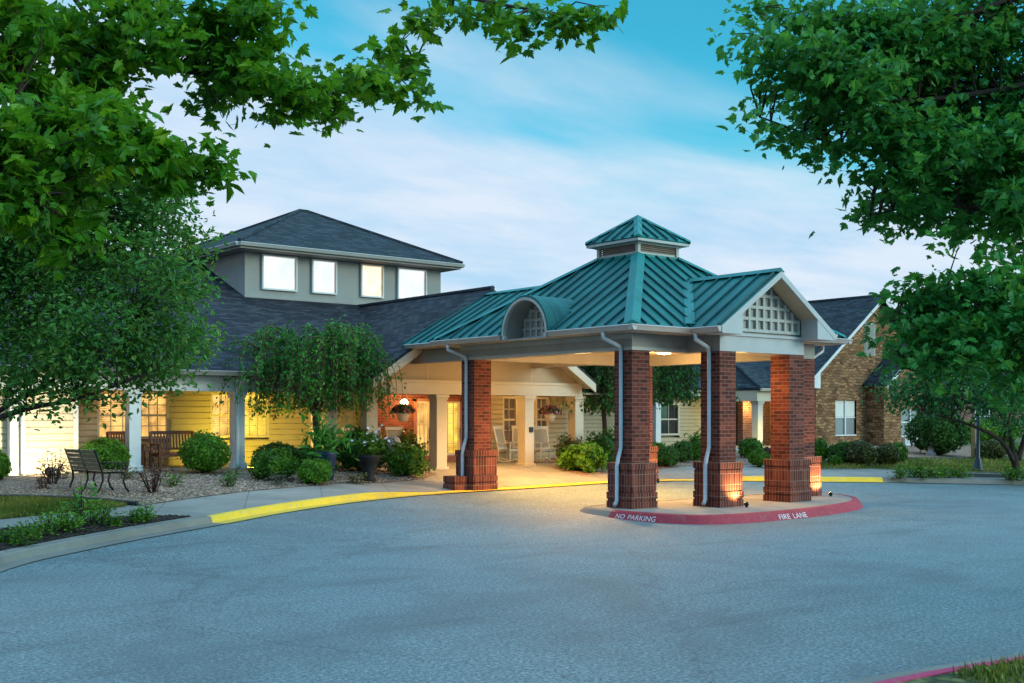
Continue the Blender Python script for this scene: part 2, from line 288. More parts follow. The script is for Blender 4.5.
# ------------------------------------------------------------------ mesh helpers
def rootloc(o):
    while o.parent: o = o.parent
    return Vector(o.location)
class MB:
    def __init__(s): s.v = []; s.f = []
    def add(s, vs, fs):
        n = len(s.v); s.v += [tuple(p) for p in vs]; s.f += [tuple(i+n for i in q) for q in fs]; return s
    def box(s, x0, x1, y0, y1, z0, z1):
        return s.add([(x0, y0, z0), (x1, y0, z0), (x1, y1, z0), (x0, y1, z0), (x0, y0, z1), (x1, y0, z1), (x1, y1, z1), (x0, y1, z1)],
                     [(3, 2, 1, 0), (4, 5, 6, 7), (0, 1, 5, 4), (1, 2, 6, 5), (2, 3, 7, 6), (3, 0, 4, 7)])
    def cbox(s, x, y, z0, wx, wy, h): return s.box(x-wx/2, x+wx/2, y-wy/2, y+wy/2, z0, z0+h)
    def poly(s, pts): return s.add(pts, [tuple(range(len(pts)))])
    def prism(s, pts, vec):
        n = len(pts); vec = Vector(vec); a = [Vector(p) for p in pts]
        nrm = sum(((a[i]-a[0]).cross(a[(i+1) % n]-a[0]) for i in range(n)), Vector())
        if nrm.dot(vec) > 0: a = a[::-1]
        return s.add(a+[p+vec for p in a], [tuple(range(n)), tuple(range(2*n-1, n-1, -1))]+[(i, n+i, n+(i+1) % n, (i+1) % n)[::-1] if False else ((i+1) % n, i, n+i, n+(i+1) % n) for i in range(n)])
    def bar(s, a, b, w, h, up=(0, 0, 1)):
        a, b = Vector(a), Vector(b); d = (b-a).normalized(); u = Vector(up); sd_ = d.cross(u)
        if sd_.length < 1e-4: sd_ = d.cross(Vector((0, 1, 0)))
        sd_.normalize(); u = sd_.cross(d).normalized(); p = sd_*w/2; q = u*h/2
        return s.add([a-p-q, a+p-q, a+p+q, a-p+q, b-p-q, b+p-q, b+p+q, b-p+q], [(0, 1, 2, 3), (7, 6, 5, 4), (4, 5, 1, 0), (5, 6, 2, 1), (6, 7, 3, 2), (7, 4, 0, 3)])
    def tube(s, pts, r, n=8, cap=True):
        pts = [Vector(p) for p in pts]; k = len(pts); rs = r if isinstance(r, (list, tuple)) else [r]*k
        vs = []; ref = Vector((.31, .17, .93)); prev = None
        for i, p in enumerate(pts):
            d = (pts[min(i+1, k-1)]-pts[max(i-1, 0)]).normalized()
            a = prev if prev is not None else ref
            a = a-d*a.dot(d)
            if a.length < 1e-4: a = Vector((1, 0, 0))-d*d.x
            a.normalize(); prev = a; b_ = d.cross(a)
            vs += [p+(a*math.cos(2*math.pi*j/n)+b_*math.sin(2*math.pi*j/n))*rs[i] for j in range(n)]
        fs = [(i*n+j, i*n+(j+1) % n, (i+1)*n+(j+1) % n, (i+1)*n+j) for i in range(k-1) for j in range(n)]
        if cap: fs += [tuple(range(n))[::-1], tuple(range((k-1)*n, k*n))]
        return s.add(vs, fs)
    def lathe(s, prof, c=(0, 0, 0), n=20):
        vs = [(c[0]+r*math.cos(2*math.pi*j/n), c[1]+r*math.sin(2*math.pi*j/n), c[2]+z) for r, z in prof for j in range(n)]
        fs = [(i*n+j, i*n+(j+1) % n, (i+1)*n+(j+1) % n, (i+1)*n+j) for i in range(len(prof)-1) for j in range(n)]
        fs += [tuple(range(n))[::-1], tuple(range((len(prof)-1)*n, len(prof)*n))]
        return s.add(vs, fs)
    def sphere(s, c, r, n=12, m=8):
        rr = r if isinstance(r, (tuple, list)) else (r, r, r)
        vs = []
        for i in range(m+1):
            t = math.pi*i/m
            vs += [(c[0]+rr[0]*math.sin(t)*math.cos(2*math.pi*j/n), c[1]+rr[1]*math.sin(t)*math.sin(2*math.pi*j/n), c[2]-rr[2]*math.cos(t)) for j in range(n)]
        return s.add(vs, [(i*n+j, i*n+(j+1) % n, (i+1)*n+(j+1) % n, (i+1)*n+j) for i in range(m) for j in range(n)])
    def build(s, name, mat, parent=None, smooth=False, bevel=0):
        me = bpy.data.meshes.new(name); o0 = rootloc(parent) if parent else Vector()
        me.from_pydata([(p[0]-o0.x, p[1]-o0.y, p[2]-o0.z) for p in s.v], [], s.f); me.update()
        uvl = me.uv_layers.new(name='UVMap'); Z = Vector((0, 0, 1))
        for pl in me.polygons:
            n = pl.normal; t = Z.cross(n)
            t = Vector((1, 0, 0)) if t.length < .02 else t.normalized(); b = n.cross(t)
            for li in pl.loop_indices:
                p = Vector(s.v[me.loops[li].vertex_index]); uvl.data[li].uv = (p.dot(t), p.dot(b))
        if smooth: me.polygons.foreach_set('use_smooth', [True]*len(me.polygons))
        me.materials.append(MATS[mat] if isinstance(mat, str) else mat)
        o = bpy.data.objects.new(name, me); COL.objects.link(o)
        if parent: o.parent = parent
        if bevel:
            md = o.modifiers.new('bevel', 'BEVEL'); md.width = bevel; md.segments = 2; md.limit_method = 'ANGLE'; md.angle_limit = R(40)
        return o
def tag(o, label=None, cat=None, group=None, kind=None):
    for k, v in (('label', label), ('category', cat), ('group', group), ('kind', kind)):
        if v: o[k] = v
    return o
def thing(name, label, cat, loc=(0, 0, 0), group=None, rz=0):
    o = bpy.data.objects.new(name, None); COL.objects.link(o); o.location = loc; o.rotation_euler = (0, 0, rz); o.empty_display_size = .2
    return tag(o, label, cat, group)
def dup(root, loc, rz=0, label=None, group=None, scale=None):
    kids = [c for c in bpy.data.objects if c.parent == root]
    r = root.copy(); COL.objects.link(r); r.location = loc; r.rotation_euler = (0, 0, rz)
    if scale: r.scale = scale
    if label: r['label'] = label
    if group: r['group'] = group
    for ch in kids:
        c = ch.copy(); COL.objects.link(c); c.parent = r
        for g in [q for q in bpy.data.objects if q.parent == ch]:
            d = g.copy(); COL.objects.link(d); d.parent = c
    return r
def lamp(name, loc, power, col=(1, .66, .28), r=.08, spot=None, aim=None, parent=None, kind='POINT'):
    l = bpy.data.lights.new(name, 'SPOT' if spot else kind); l.energy = power; l.color = col
    l.shadow_soft_size = r
    o = bpy.data.objects.new(name, l); COL.objects.link(o)
    if spot: l.spot_size = spot; l.spot_blend = .8
    if parent: o.parent = parent; o.location = Vector(loc)-rootloc(parent)
    else: o.location = loc
    if aim is not None: o.rotation_euler = (Vector(aim)-Vector(loc)).to_track_quat('-Z', 'Y').to_euler()
    return o
def spline(P, n=8, closed=False):
    P = [Vector(p) for p in P]; out = []; k = len(P); rngk = range(k if closed else k-1)
    for i in rngk:
        g = (lambda j: P[j % k]) if closed else (lambda j: P[max(0, min(k-1, j))])
        p0, p1, p2, p3 = g(i-1), g(i), g(i+1), g(i+2)
        for j in range(n):
            t = j/n
            out.append(.5*((2*p1)+(p2-p0)*t+(2*p0-5*p1+4*p2-p3)*t*t+(3*p1-p0-3*p2+p3)*t**3))
    if not closed: out.append(P[-1])
    return out
def sheet(name, poly, zf, mat, step=.6, parent=None, kind='structure'):
    """a polygon draped on the ground at height zf(x, y)"""
    bm = bmesh.new(); bm.faces.new([bm.verts.new((p[0], p[1], 0)) for p in poly])
    xs = [p[0] for p in poly]; ys = [p[1] for p in poly]
    def cut(co, no):
        bmesh.ops.bisect_plane(bm, geom=bm.verts[:]+bm.edges[:]+bm.faces[:], plane_co=co, plane_no=no, dist=1e-5)
    y = max(min(ys), -3)+step
    while y < min(max(ys), 17): cut((0, y, 0), (0, 1, 0)); y += step
    x = max(min(xs), -5)
    while x < min(max(xs), 12): cut((x, 0, 0), (1, 0, 0)); x += step
    bmesh.ops.triangulate(bm, faces=bm.faces[:])
    for v in bm.verts: v.co.z = zf(v.co.x, v.co.y)
    bmesh.ops.recalc_face_normals(bm, faces=bm.faces[:])
    for f in bm.faces:
        if f.normal.z < 0: f.normal_flip()
    me = bpy.data.meshes.new(name); bm.to_mesh(me); bm.free(); me.materials.append(MATS[mat])
    o = bpy.data.objects.new(name, me); COL.objects.link(o); tag(o, kind=kind)
    if parent: o.parent = parent
    return o
def inpoly(x, y, P):
    r = False; n = len(P)
    for i in range(n):
        a, b = P[i], P[(i+1) % n]
        if (a[1] > y) != (b[1] > y) and x < (b[0]-a[0])*(y-a[1])/(b[1]-a[1])+a[0]: r = not r
    return r

# ------------------------------------------------------------------ leaves
def half(pts): return pts
TEMPL = {
 'maple': [(0, -.42), (.10, -.30), (.36, -.38), (.31, -.18), (.52, -.04), (.43, .08), (.47, .20), (.26, .14), (.30, .34), (.15, .28), (.13, .40), (0, .62)],
 'oval': [(0, -.5), (.20, -.28), (.30, -.02), (.20, .25), (0, .55)],
 'lance': [(0, -.5), (.11, -.1), (.09, .2), (0, .6)],
 'blade': [(0, -.5), (.06, -.45), (.045, .1), (0, .5)],
}
def leaf_mesh(name, C, N, Tn, S, templ, mat, parent=None, tone=None, fold=.25, core=None):
    C = np.asarray(C, float); n = len(C); N = np.asarray(N, float); Tn = np.asarray(Tn, float); S = np.asarray(S, float)
    N /= np.linalg.norm(N, axis=1)[:, None]+1e-9
    Tn = Tn-N*np.sum(Tn*N, 1)[:, None]; Tn /= np.linalg.norm(Tn, axis=1)[:, None]+1e-9
    X = np.cross(Tn, N)
    h = np.array(TEMPL[templ]); k = len(h)
    L = [(x, y) for x, y in h]; Rr = [(-x, y) for x, y in h[1:-1]]
    V2 = np.array(L+Rr); kv = len(V2)
    f1 = list(range(k)); f2 = [k-1]+list(range(k+len(Rr)-1, k-1, -1))+[0]; f2 = f2[::-1]; f1 = f1
    fo = fold*(.2+2.0*rng.random(n)); be = rng.normal(.35, .45, n); z = -np.abs(V2[None, :, 0])*fo[:, None]-((V2[None, :, 1]+.1)**2)*be[:, None]
    P = C[:, None, :]+S[:, None, None]*(V2[None, :, 0, None]*X[:, None, :]+V2[None, :, 1, None]*Tn[:, None, :]+z[:, :, None]*N[:, None, :])
    verts = P.reshape(-1, 3); base = (np.arange(n)*kv)
    loops = np.concatenate([base[:, None]+np.array(f1)[None], base[:, None]+np.array(f2)[None]], 1).reshape(-1)
    sizes = np.tile([len(f1), len(f2)], n)
    tone = rng.random(n) if tone is None else np.asarray(tone); tv = np.repeat(tone, kv)
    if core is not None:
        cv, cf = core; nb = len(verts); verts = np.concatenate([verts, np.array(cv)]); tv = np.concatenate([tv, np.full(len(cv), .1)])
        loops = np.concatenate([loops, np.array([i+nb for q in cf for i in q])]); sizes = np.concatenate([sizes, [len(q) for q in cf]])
    me = bpy.data.meshes.new(name); o0 = rootloc(parent) if parent else Vector()
    verts = verts-np.array(o0)
    me.vertices.add(len(verts)); me.vertices.foreach_set('co', verts.astype(np.float32).ravel())
    me.loops.add(len(loops)); me.loops.foreach_set('vertex_index', loops.astype(np.int32))
    starts = np.concatenate([[0], np.cumsum(sizes)[:-1]]); me.polygons.add(len(sizes))
    me.polygons.foreach_set('loop_start', starts.astype(np.int32)); me.polygons.foreach_set('loop_total', sizes.astype(np.int32))
    me.update(calc_edges=True); me.validate()
    at = me.attributes.new('tone', 'FLOAT', 'POINT'); at.data.foreach_set('value', tv.astype(np.float32))
    me.materials.append(MATS[mat]); o = bpy.data.objects.new(name, me); COL.objects.link(o)
    if parent: o.parent = parent
    return o
def rnd_unit(n):
    a = rng.normal(size=(n, 3)); return a/np.linalg.norm(a, axis=1)[:, None]

# ------------------------------------------------------------------ ground, road, kerbs, beds
bmg = MB(); ys = [-900, -80, -1, 2, 5.5, 9.5, 10.5, 16, 40, 900]
for a, b in zip(ys[:-1], ys[1:]): bmg.poly([(-900, a, T(a)-.09), (900, a, T(a)-.09), (900, b, T(b)-.09), (-900, b, T(b)-.09)])
tag(bmg.build('ground', 'far_grass'), kind='structure')

KERB = [(-60, -32), (-26, -12.5), (-18.5, -6.3), (-14.6, -2.3), (-12.7, -.1), (-11.59, .78), (-10.13, 1.75), (-8.14, 2.86), (-6.45, 3.84), (-4.21, 4.85), (-2.18, 5.42), (-.5, 5.62),
        (1.6, 5.72), (3.6, 5.86), (5.4, 5.92), (6.9, 5.75), (8.1, 5.4), (9.6, 4.68), (11.4, 3.75), (13.46, 2.71), (14.96, 1.74), (16.98, .27), (20, -2.2), (26, -6.5), (60, -22)]
KP = spline([(x, y, 0) for x, y in KERB], 8)
road_poly = [(-70, -60), (70, -60), (70, -18)] + [(p.x+.05, p.y+.35) for p in KP[::-1]] + [(-70, -35)]
sheet('road', road_poly, lambda x, y: T(y), 'asphalt')

def kerb_in(p, i, K=KP):
    d = (K[min(i+1, len(K)-1)]-K[max(i-1, 0)]).normalized(); return Vector((-d.y, d.x, 0))     # to the left of travel = away from the road
walk_edge = [KP[i]+kerb_in(KP[i], i)*.15 for i in range(len(KP))]
sheet('sidewalk', [(p.x, p.y) for p in walk_edge] + [(60, 40), (-60, 40)], lambda x, y: T(y)+off(x)+.002, 'concrete')
def kerb_strip(name, i0, i1, mat):
    m = MB(); prof = [(-.30, 0, .006), (0, 0, .010), (.035, 1, -.02), (.07, 1, .004), (.165, 1, .008), (.17, 0, -.06)]
    vs = []; fs = []; k = len(prof)
    for i in range(i0, i1+1):
        p = KP[i]; n = kerb_in(p, i)
        for d, u, e in prof:
            q = p+n*d; vs.append((q.x, q.y, T(p.y)+u*off(p.x)+e))
    for i in range(i1-i0):
        for j in range(k-1): fs.append((i*k+j, (i+1)*k+j, (i+1)*k+j+1, i*k+j+1))
    m.add(vs, fs); return tag(m.build(name, mat), kind='structure')
iy0 = min(range(len(KP)), key=lambda i: (KP[i]-Vector((-8.25, 2.8, 0))).length); iy1 = min(range(len(KP)), key=lambda i: (KP[i]-Vector((13.46, 2.71, 0))).length)
kerb_strip('kerb', 8, iy0, 'kerb_concrete'); kerb_strip('painted_kerb', iy0, iy1, 'yellow_paint'); kerb_strip('kerb', iy1, len(KP)-9, 'kerb_concrete')

def Zs(d): return lambda x, y: T(y)+off(x)+d
LAWN = [(-11.75, 3.95), (-10.5, 4.4), (-9.7, 4.62), (-8.95, 4.98), (-9.2, 5.55), (-9.5, 5.95), (-10.3, 6.5), (-11.2, 6.85), (-13.5, 7.4), (-18, 7), (-20, 4), (-16, 3.0)]
GRAV = [(-8.72, 4.93), (-7.38, 5.64), (-5.93, 6.25), (-4.4, 6.62), (-2.95, 7.0), (-1.19, 7.5), (.1, 7.85), (1.2, 8.8), (1.25, 9.55), (-.2, 9.95), (-.45, 10.62), (-20, 10.62), (-20, 7.3), (-13.5, 7.5), (-11.2, 6.95), (-10.3, 6.6), (-9.4, 6.02), (-9.05, 5.6)]
MULCH = [(-14.4, -1.7), (-12.5, .45), (-11.45, 1.2), (-10.0, 2.15), (-8.5, 2.95), (-8.75, 3.2), (-9.5, 3.5), (-10.8, 3.18), (-11.9, 2.75), (-13.5, 2.2), (-15.5, .5), (-16, -1.5)]
RBED = [(5.3, 7.25), (7.0, 7.6), (10, 7.5), (13, 7.2), (15, 6.9), (15.6, 7.2), (18.5, 8.2), (21.8, 7.0), (23.9, 6.55), (27.0, 6.25), (30.3, 7.0), (31, 9), (34, 12.4), (10.4, 12.4), (7.9, 12.3), (7.6, 9.4), (5.7, 9.2)]
RLAWN = [(12.2, 5.9), (16.2, 4.9), (18.0, 3.0), (21, .2), (27, -4.0), (45, -12), (58, -15), (58, 34), (36, 34), (36, 13), (31, 12), (30.5, 7), (27, 6.15), (23.9, 6.45), (21.8, 6.85), (18.4, 8.0), (15.2, 6.8)]
RPLANT = [(15.6, 2.55), (17.2, 1.2), (20.2, -1.1), (25, -4.8), (26.3, -4.2), (21.5, -.4), (18.2, 2.3), (16.6, 3.4)]
sheet('lawn', LAWN, Zs(.012), 'soil'); sheet('gravel_bed', GRAV, Zs(.012), 'gravel'); sheet('mulch_bed', MULCH, Zs(.010), 'mulch')
sheet('gravel_bed', RBED, Zs(.010), 'gravel_red'); sheet('lawn', RLAWN, Zs(.006), 'soil'); sheet('mulch_bed', RPLANT, Zs(.014), 'mulch')
# black edging between the left lawn and the gravel
ed = spline([(x, y, 0) for x, y in [(-20, 7.15), (-13.5, 7.45), (-11.2, 6.9), (-10.3, 6.55), (-9.5, 6.02), (-9.1, 5.55), (-8.75, 4.98)]], 6)
tag(MB().tube([(p.x, p.y, T(p.y)+off(p.x)+.05) for p in ed], .045, 6).build('edging_strip', 'edging'), 'black edging strip curving between the small lawn and the gravel by the iron bench', 'garden edging')
ed = spline([(x, y, 0) for x, y in [(15.2, 6.95), (18.5, 8.1), (21.8, 6.95), (23.9, 6.5), (27, 6.2), (30.3, 6.95), (31, 9)]], 6)
tag(MB().tube([(p.x, p.y, T(p.y)+off(p.x)+.03) for p in ed], .05, 6).build('edging_strip', 'edging'), 'dark edging strip curving round the reddish gravel bed in front of the stone gable', 'garden edging')

# the traffic island with its red kerb and painted words
ISL = spline([(x, y, 0) for x, y in [(-.62, .15), (-.62, -.45), (-.52, -1.0), (-.33, -1.65), (.05, -2.1), (.87, -2.36), (2.33, -2.41), (3.69, -2.27), (5.0, -1.98), (5.9, -1.62), (6.8, -1.0), (7.35, -.35), (7.62, .35), (7.55, 1.0), (7.0, 1.38), (5, 1.45), (2.2, 1.45), (.2, 1.42), (-.45, 1.1)]], 8, True)
NI = len(ISL)
def isl_out(i):
    d = (ISL[(i+1) % NI]-ISL[(i-1) % NI]).normalized(); return Vector((d.y, -d.x, 0))
itop = [ISL[i]-isl_out(i)*.22 for i in range(NI)]
island = sheet('traffic_island', [(p.x, p.y) for p in itop], lambda x, y: .004, 'concrete'); 
def isl_strip(name, rngi, mat, lift=0):
    m = MB(); prof = [(.03+lift, None), (-.07+lift*.7, -.015+lift), (-.11, .006+lift), (-.225, .010+lift)]
    vs = []; fs = []
    for i in rngi:
        p = ISL[i % NI]; n = isl_out(i % NI); zb = T(p.y)-.01
        for d, z in prof: q = p+n*d; vs.append((q.x, q.y, zb if z is None else z))
    for i in range(len(rngi)-1):
        for j in range(3): fs.append((i*4+j, (i+1)*4+j, (i+1)*4+j+1, i*4+j+1))
    return tag(m.add(vs, fs).build(name, mat), kind='structure')
isl_strip('kerb', list(range(13*8+2, NI+2)), 'kerb_concrete'); isl_strip('painted_kerb', list(range(1, 13*8+3)), 'red_paint')
def kerb_text(txt, px, height, mat):
    """white stencilled words on the sloping face of the island's red kerb"""
    cu = bpy.data.curves.new('lettering', 'FONT'); cu.body = txt; cu.size = 1; cu.align_x = 'CENTER'; cu.space_word = 1.6
    o = bpy.data.objects.new('lettering', cu); COL.objects.link(o); bpy.context.view_layer.update()
    me = bpy.data.meshes.new_from_object(o.evaluated_get(bpy.context.evaluated_depsgraph_get())); bpy.data.objects.remove(o)
    bmx = bmesh.new(); bmx.from_mesh(me); bmesh.ops.triangulate(bmx, faces=bmx.faces[:])
    L = [0]
    for i in range(NI): L.append(L[-1]+(ISL[(i+1) % NI]-ISL[i]).length)
    c0 = min(range(NI), key=lambda i: abs(proj(ISL[i])[0]-px)+(1e3 if ISL[i].y > .3 else 0)); s0 = L[c0]
    for v in bmx.verts:
        s_ = s0+v.co.x*height*1.05; k = 0
        while k < NI-1 and L[k+1] < s_: k += 1
        t = (s_-L[k])/(L[k+1]-L[k]); p = ISL[k].lerp(ISL[(k+1) % NI], t); n = isl_out(k)*(1-t)+isl_out((k+1) % NI)*t
        a = .16+v.co.y*.86; d = .03+(-.10)*a; z = (T(p.y)-.01)*(1-a)+(-.015)*a
        q = p+n*(d+.006); v.co = (q.x, q.y, z+.002)
    bmx.to_mesh(me); bmx.free(); me.materials.clear(); me.materials.append(MATS[mat])
    o = bpy.data.objects.new('lettering', me); COL.objects.link(o); o.parent = island; return o
def proj(p):
    c, s = math.cos(YAW), math.sin(YAW); dx, dy = p[0]-CAM.x, p[1]-CAM.y; X = dx*c-dy*s; Zd = dx*s+dy*c
    return 512+FPX*X/Zd, YH+FPX*(CAM.z-(p[2] if len(p) > 2 else 0))/Zd, Zd
kerb_text('NO PARKING', 633, .155, 'white_paint_mark'); kerb_text('FIRE LANE', 792, .20, 'white_paint_mark')

# grass verge the photographer stands on, with its kerb
VERGE = [(-9.05, -12.26), (-7.6, -12.5), (-5.5, -12.85), (-2, -13.6), (4, -15.5), (14, -20), (14, -40), (-40, -40), (-40, -13), (-24, -8.6), (-19, -7.2), (-16.2, -7.4), (-14.6, -8.8), (-13.2, -10.6), (-11.6, -11.8), (-10.2, -12.15)]
VP = spline([(x, y, 0) for x, y in VERGE], 6, True)
vp_in = lambda i: Vector(((VP[(i+1) % len(VP)]-VP[i-1]).y, -(VP[(i+1) % len(VP)]-VP[i-1]).x, 0)).normalized()
vs, fs, vs2, fs2 = [], [], [], []
for i in range(len(VP)+1):
    j = i % len(VP); n = vp_in(j)
    for d, z in ((-.42, -.164), (0.0, -.160)): q = VP[j]+n*d; vs.append((q.x, q.y, z))
    for d, z in ((0.0, -.160), (.03, -.06), (.06, -.04), (.17, -.035), (.175, -.1)): q = VP[j]+n*d; vs2.append((q.x, q.y, z))
for i in range(len(VP)):
    fs.append((2*i, 2*i+2, 2*i+3, 2*i+1)); fs2 += [(5*i+k, 5*i+5+k, 5*i+6+k, 5*i+1+k) for k in range(4)]
tag(MB().add(vs, fs).build('gutter_pan', 'kerb_concrete'), kind='structure'); tag(MB().add(vs2, fs2).build('painted_kerb', 'faded_red_paint'), kind='structure')
sheet('verge', [(VP[i].x+vp_in(i).x*.17, VP[i].y+vp_in(i).y*.17) for i in range(len(VP))], lambda x, y: -.045, 'soil', 3)

# grass, chips and pebbles
def scatter(P, n, zf, dens=None):
    xs = [p[0] for p in P]; ys_ = [p[1] for p in P]; out = []
    while len(out) < n:
        x, y = random.uniform(min(xs), max(xs)), random.uniform(min(ys_), max(ys_))
        if inpoly(x, y, P): out.append((x, y, zf(x, y)))
    return np.array(out)
def grass(name, P, n, zf, h, wd=1.0):
    C = scatter(P, n, zf); S = h*(.5+rng.random(n)); Tn = np.column_stack([rng.normal(0, .38, n), rng.normal(0, .38, n), np.ones(n)])
    C[:, 2] += S*.42; N = rnd_unit(n); N[:, 2] *= .2
    tone = np.clip(.5+.35*np.sin(C[:, 0]*2.1+np.sin(C[:, 1]*1.7)*2)+rng.normal(0, .28, n), 0, 1)
    return tag(leaf_mesh(name, C, N, Tn, S, 'blade', 'grass_blade', None, tone), kind='stuff')
grass('lawn_grass', [p for p in LAWN if p[0] > -13] + [(-13, 3.7)][:0], 16000, Zs(.01), .075)
grass('verge_grass', [(-9.05, -12.5), (-5, -13.3), (-4.5, -16), (-10, -16)], 15000, lambda x, y: -.045, .085)
grass('strip_grass', [(12.4, 5.95), (16.2, 5.1), (18.6, 3.0), (24, -1.0), (31, 1.2), (27, 6.0), (23.9, 6.3), (21.8, 6.7), (18.4, 7.8), (15.2, 6.6)], 16000, Zs(.005), .11)
def chips(name, P, n, zf, s, mats, flat=.5):
    """loose pebbles or bark chips lying on a bed, one object"""
    C = scatter(P, n, zf); m = MB()
    octv = [(1, 0, 0), (-1, 0, 0), (0, 1, 0), (0, -1, 0), (0, 0, 1), (0, 0, -1)]; octf = [(0, 2, 4), (2, 1, 4), (1, 3, 4), (3, 0, 4), (2, 0, 5), (1, 2, 5), (3, 1, 5), (0, 3, 5)]
    vs, fs = [], []
    for i, c in enumerate(C):
        a = random.random()*6.28; k = s*random.uniform(.6, 1.5); ca, sa = math.cos(a), math.sin(a); e = random.uniform(.5, 1)
        vs += [(c[0]+k*(x*ca-y*e*sa), c[1]+k*(x*sa+y*e*ca), c[2]+k*flat*(z+.4)) for x, y, z in octv]; fs += [tuple(q+6*i for q in f) for f in octf]
    m.v = vs; m.f = fs; return tag(m.build(name, mats), kind='stuff')
nmat('pebble', (.33, .235, .175), .85, .75, 9); nmat('bark_chip', (.035, .021, .015), .9, .8, 9)
chips('gravel', [p for p in GRAV if p[0] > -14] + [], 9000, Zs(.014), .026, 'pebble'); chips('mulch', MULCH, 5000, Zs(.012), .035, 'bark_chip', .35)

# ------------------------------------------------------------------ building helpers
def column(parent, x, y, z0, z1, wd=.28, mat='white_trim', name='column'):
    m = MB(); m.cbox(x, y, z0, wd, wd, z1-z0); m.cbox(x, y, z0, wd+.08, wd+.08, .16); m.cbox(x, y, z1-.10, wd+.10, wd+.10, .10); m.cbox(x, y, z1-.16, wd+.05, wd+.05, .055)
    return m.build(name, mat, parent, bevel=.008)
def siding(name, parent, mat, a, b, z0, z1, holes=(), axis='y', pl=0, sgn=-1, course=.16, lap=.034):
    """clapboards on a wall plane: axis 'y' means the wall lies at y = pl and runs along x from a to b"""
    m = MB(); z = z0
    while z < z1-1e-4:
        zt = min(z+course, z1); zm = (z+zt)/2; segs = [(a, b)]
        for h in holes:
            if h[2]-.02 < zm < h[3]+.02:
                ns = []
                for s0, s1 in segs:
                    if h[0] > s0: ns.append((s0, min(s1, h[0])))
                    if h[1] < s1: ns.append((max(s0, h[1]), s1))
                segs = [q for q in ns if q[1]-q[0] > .01]
        for s0, s1 in segs:
            o, i_ = pl+sgn*lap, pl; za, zb = z+(zt-z)*.80, z+(zt-z)*.86
            for (ya, z1_), (yb, z2_) in (((i_-sgn*.01, z), (o, z)), ((o, z), (o-sgn*.006, za)), ((o-sgn*.006, za), (i_, zb)), ((i_, zb), (i_, zt))):
                pts = [(s0, ya, z1_), (s1, ya, z1_), (s1, yb, z2_), (s0, yb, z2_)]
                m.poly([(p[1], p[0], p[2]) for p in pts] if axis == 'x' else pts)
        z += course
    return m.build(name, mat, parent)
def window(parent, x0, x1, z0, z1, y, pane, cols=2, rows=2, mat='cream_trim', fw=.07, sash=True, depth=.05, name='window'):
    m = MB(); yo, yi = y-.035, y+.10
    m.box(x0-fw, x0, yo, yi, z0-fw, z1+fw); m.box(x1, x1+fw, yo, yi, z0-fw, z1+fw); m.box(x0, x1, yo, yi, z1, z1+fw); m.box(x0, x1, yo-.02, yi, z0-fw, z0)
    if sash: m.box(x0, x1, y+.012, y+.06, (z0+z1)/2-.03, (z0+z1)/2+.03)
    for i in range(1, cols): xx = x0+(x1-x0)*i/cols; m.box(xx-.012, xx+.012, y+.022, y+.05, z0, z1)
    for r_ in range(1, rows):
        zz = z0+(z1-z0)*r_/rows
        if not (sash and abs(zz-(z0+z1)/2) < .05): m.box(x0, x1, y+.026, y+.046, zz-.012, zz+.012)
    o = m.build(name, mat, parent)
    MB().poly([(x0, y+depth, z0), (x1, y+depth, z0), (x1, y+depth, z1), (x0, y+depth, z1)]).build('pane', pane, o); return o
def gutter_run(parent, a, b, mat='gutter', s=.13, name='gutter'):
    a, b = Vector(a), Vector(b); d = (b-a).normalized(); n = Vector((d.y, -d.x, 0)); m = MB()
    prof = [(0, .0), (s, 0), (s+.02, -.02), (s, -.05), (s*.72, -s*.95), (0, -s)]
    pr = [a+n*u+Vector((0, 0, v)) for u, v in prof]; return m.prism(pr, b-a).build(name, mat, parent)
def downspout(parent, pts, r=.042, name='downspout', mat='downspout'):
    return MB().tube(pts, r, 8).build(name, mat, parent, smooth=True)
def slab_roof(name, parent, mat, faces, th=.10):
    m = MB()
    for f in faces: m.prism(f, (0, 0, -th))
    return m.build(name, mat, parent)

# ------------------------------------------------------------------ main building
PZ = .585                                                          # left porch floor
mainb = thing('main_building', 'long low building with cream siding porch, dark shingle roof and square clerestory tower', 'building', (0, 13, .5))
B = mainb
win_left = [(-6.68, -5.72, 1.43, 2.56), (-5.56, -4.86, 1.43, 2.56), (-3.52, -2.78, 1.43, 2.56), (-2.62, -1.86, 1.43, 2.56), (-.42, .02, .95, 2.56)]
siding('wall', B, 'siding', -7.9, 1.3, .5, 2.72, [(a-.07, b+.07, c-.07, d+.07) for a, b, c, d in win_left], 'y', 13)
siding('bay_wall', B, 'pale_siding', -15, -7.9, .45, 2.66, [], 'y', 11.1); siding('bay_wall', B, 'siding', 11.1, 13.0, .45, 2.66, [], 'x', -7.9, 1)
MB().cbox(-7.93, 11.10, .45, .12, .10, 2.2).build('corner_board', 'white_trim', B)
MB().box(-15, -7.95, 11.2, 19, .4, 2.66).build('bay_core', 'siding', B); MB().box(-7.8, 1.3, 13.2, 19.5, .4, 2.7).build('wall_core', 'panel_tan', B)
for (a, b, c, d), pn in zip(win_left, ('amber_pane', 'amber_pane', 'amber_pane', 'yellow_pane', 'amber_pane')): window(B, a, b, c, d, 13, pn, 3, 4)
MB().box(-15, -.55, 10.62, 13.0, .35, PZ).build('porch_floor', 'concrete', B)
MB().box(-15, -.2, 10.9, 12.98, 2.66, 2.70).build('porch_ceiling', 'soffit', B)
m = MB(); m.box(-15, -.62, 10.86, 11.14, 2.62, 3.0); m.box(-15, -.62, 10.82, 10.86, 2.9, 2.99); m.build('beam', 'pale_blue_trim', B)
MB().box(-15, -.62, 10.36, 10.86, 3.0, 3.03).build('eave_soffit', 'white_trim', B)
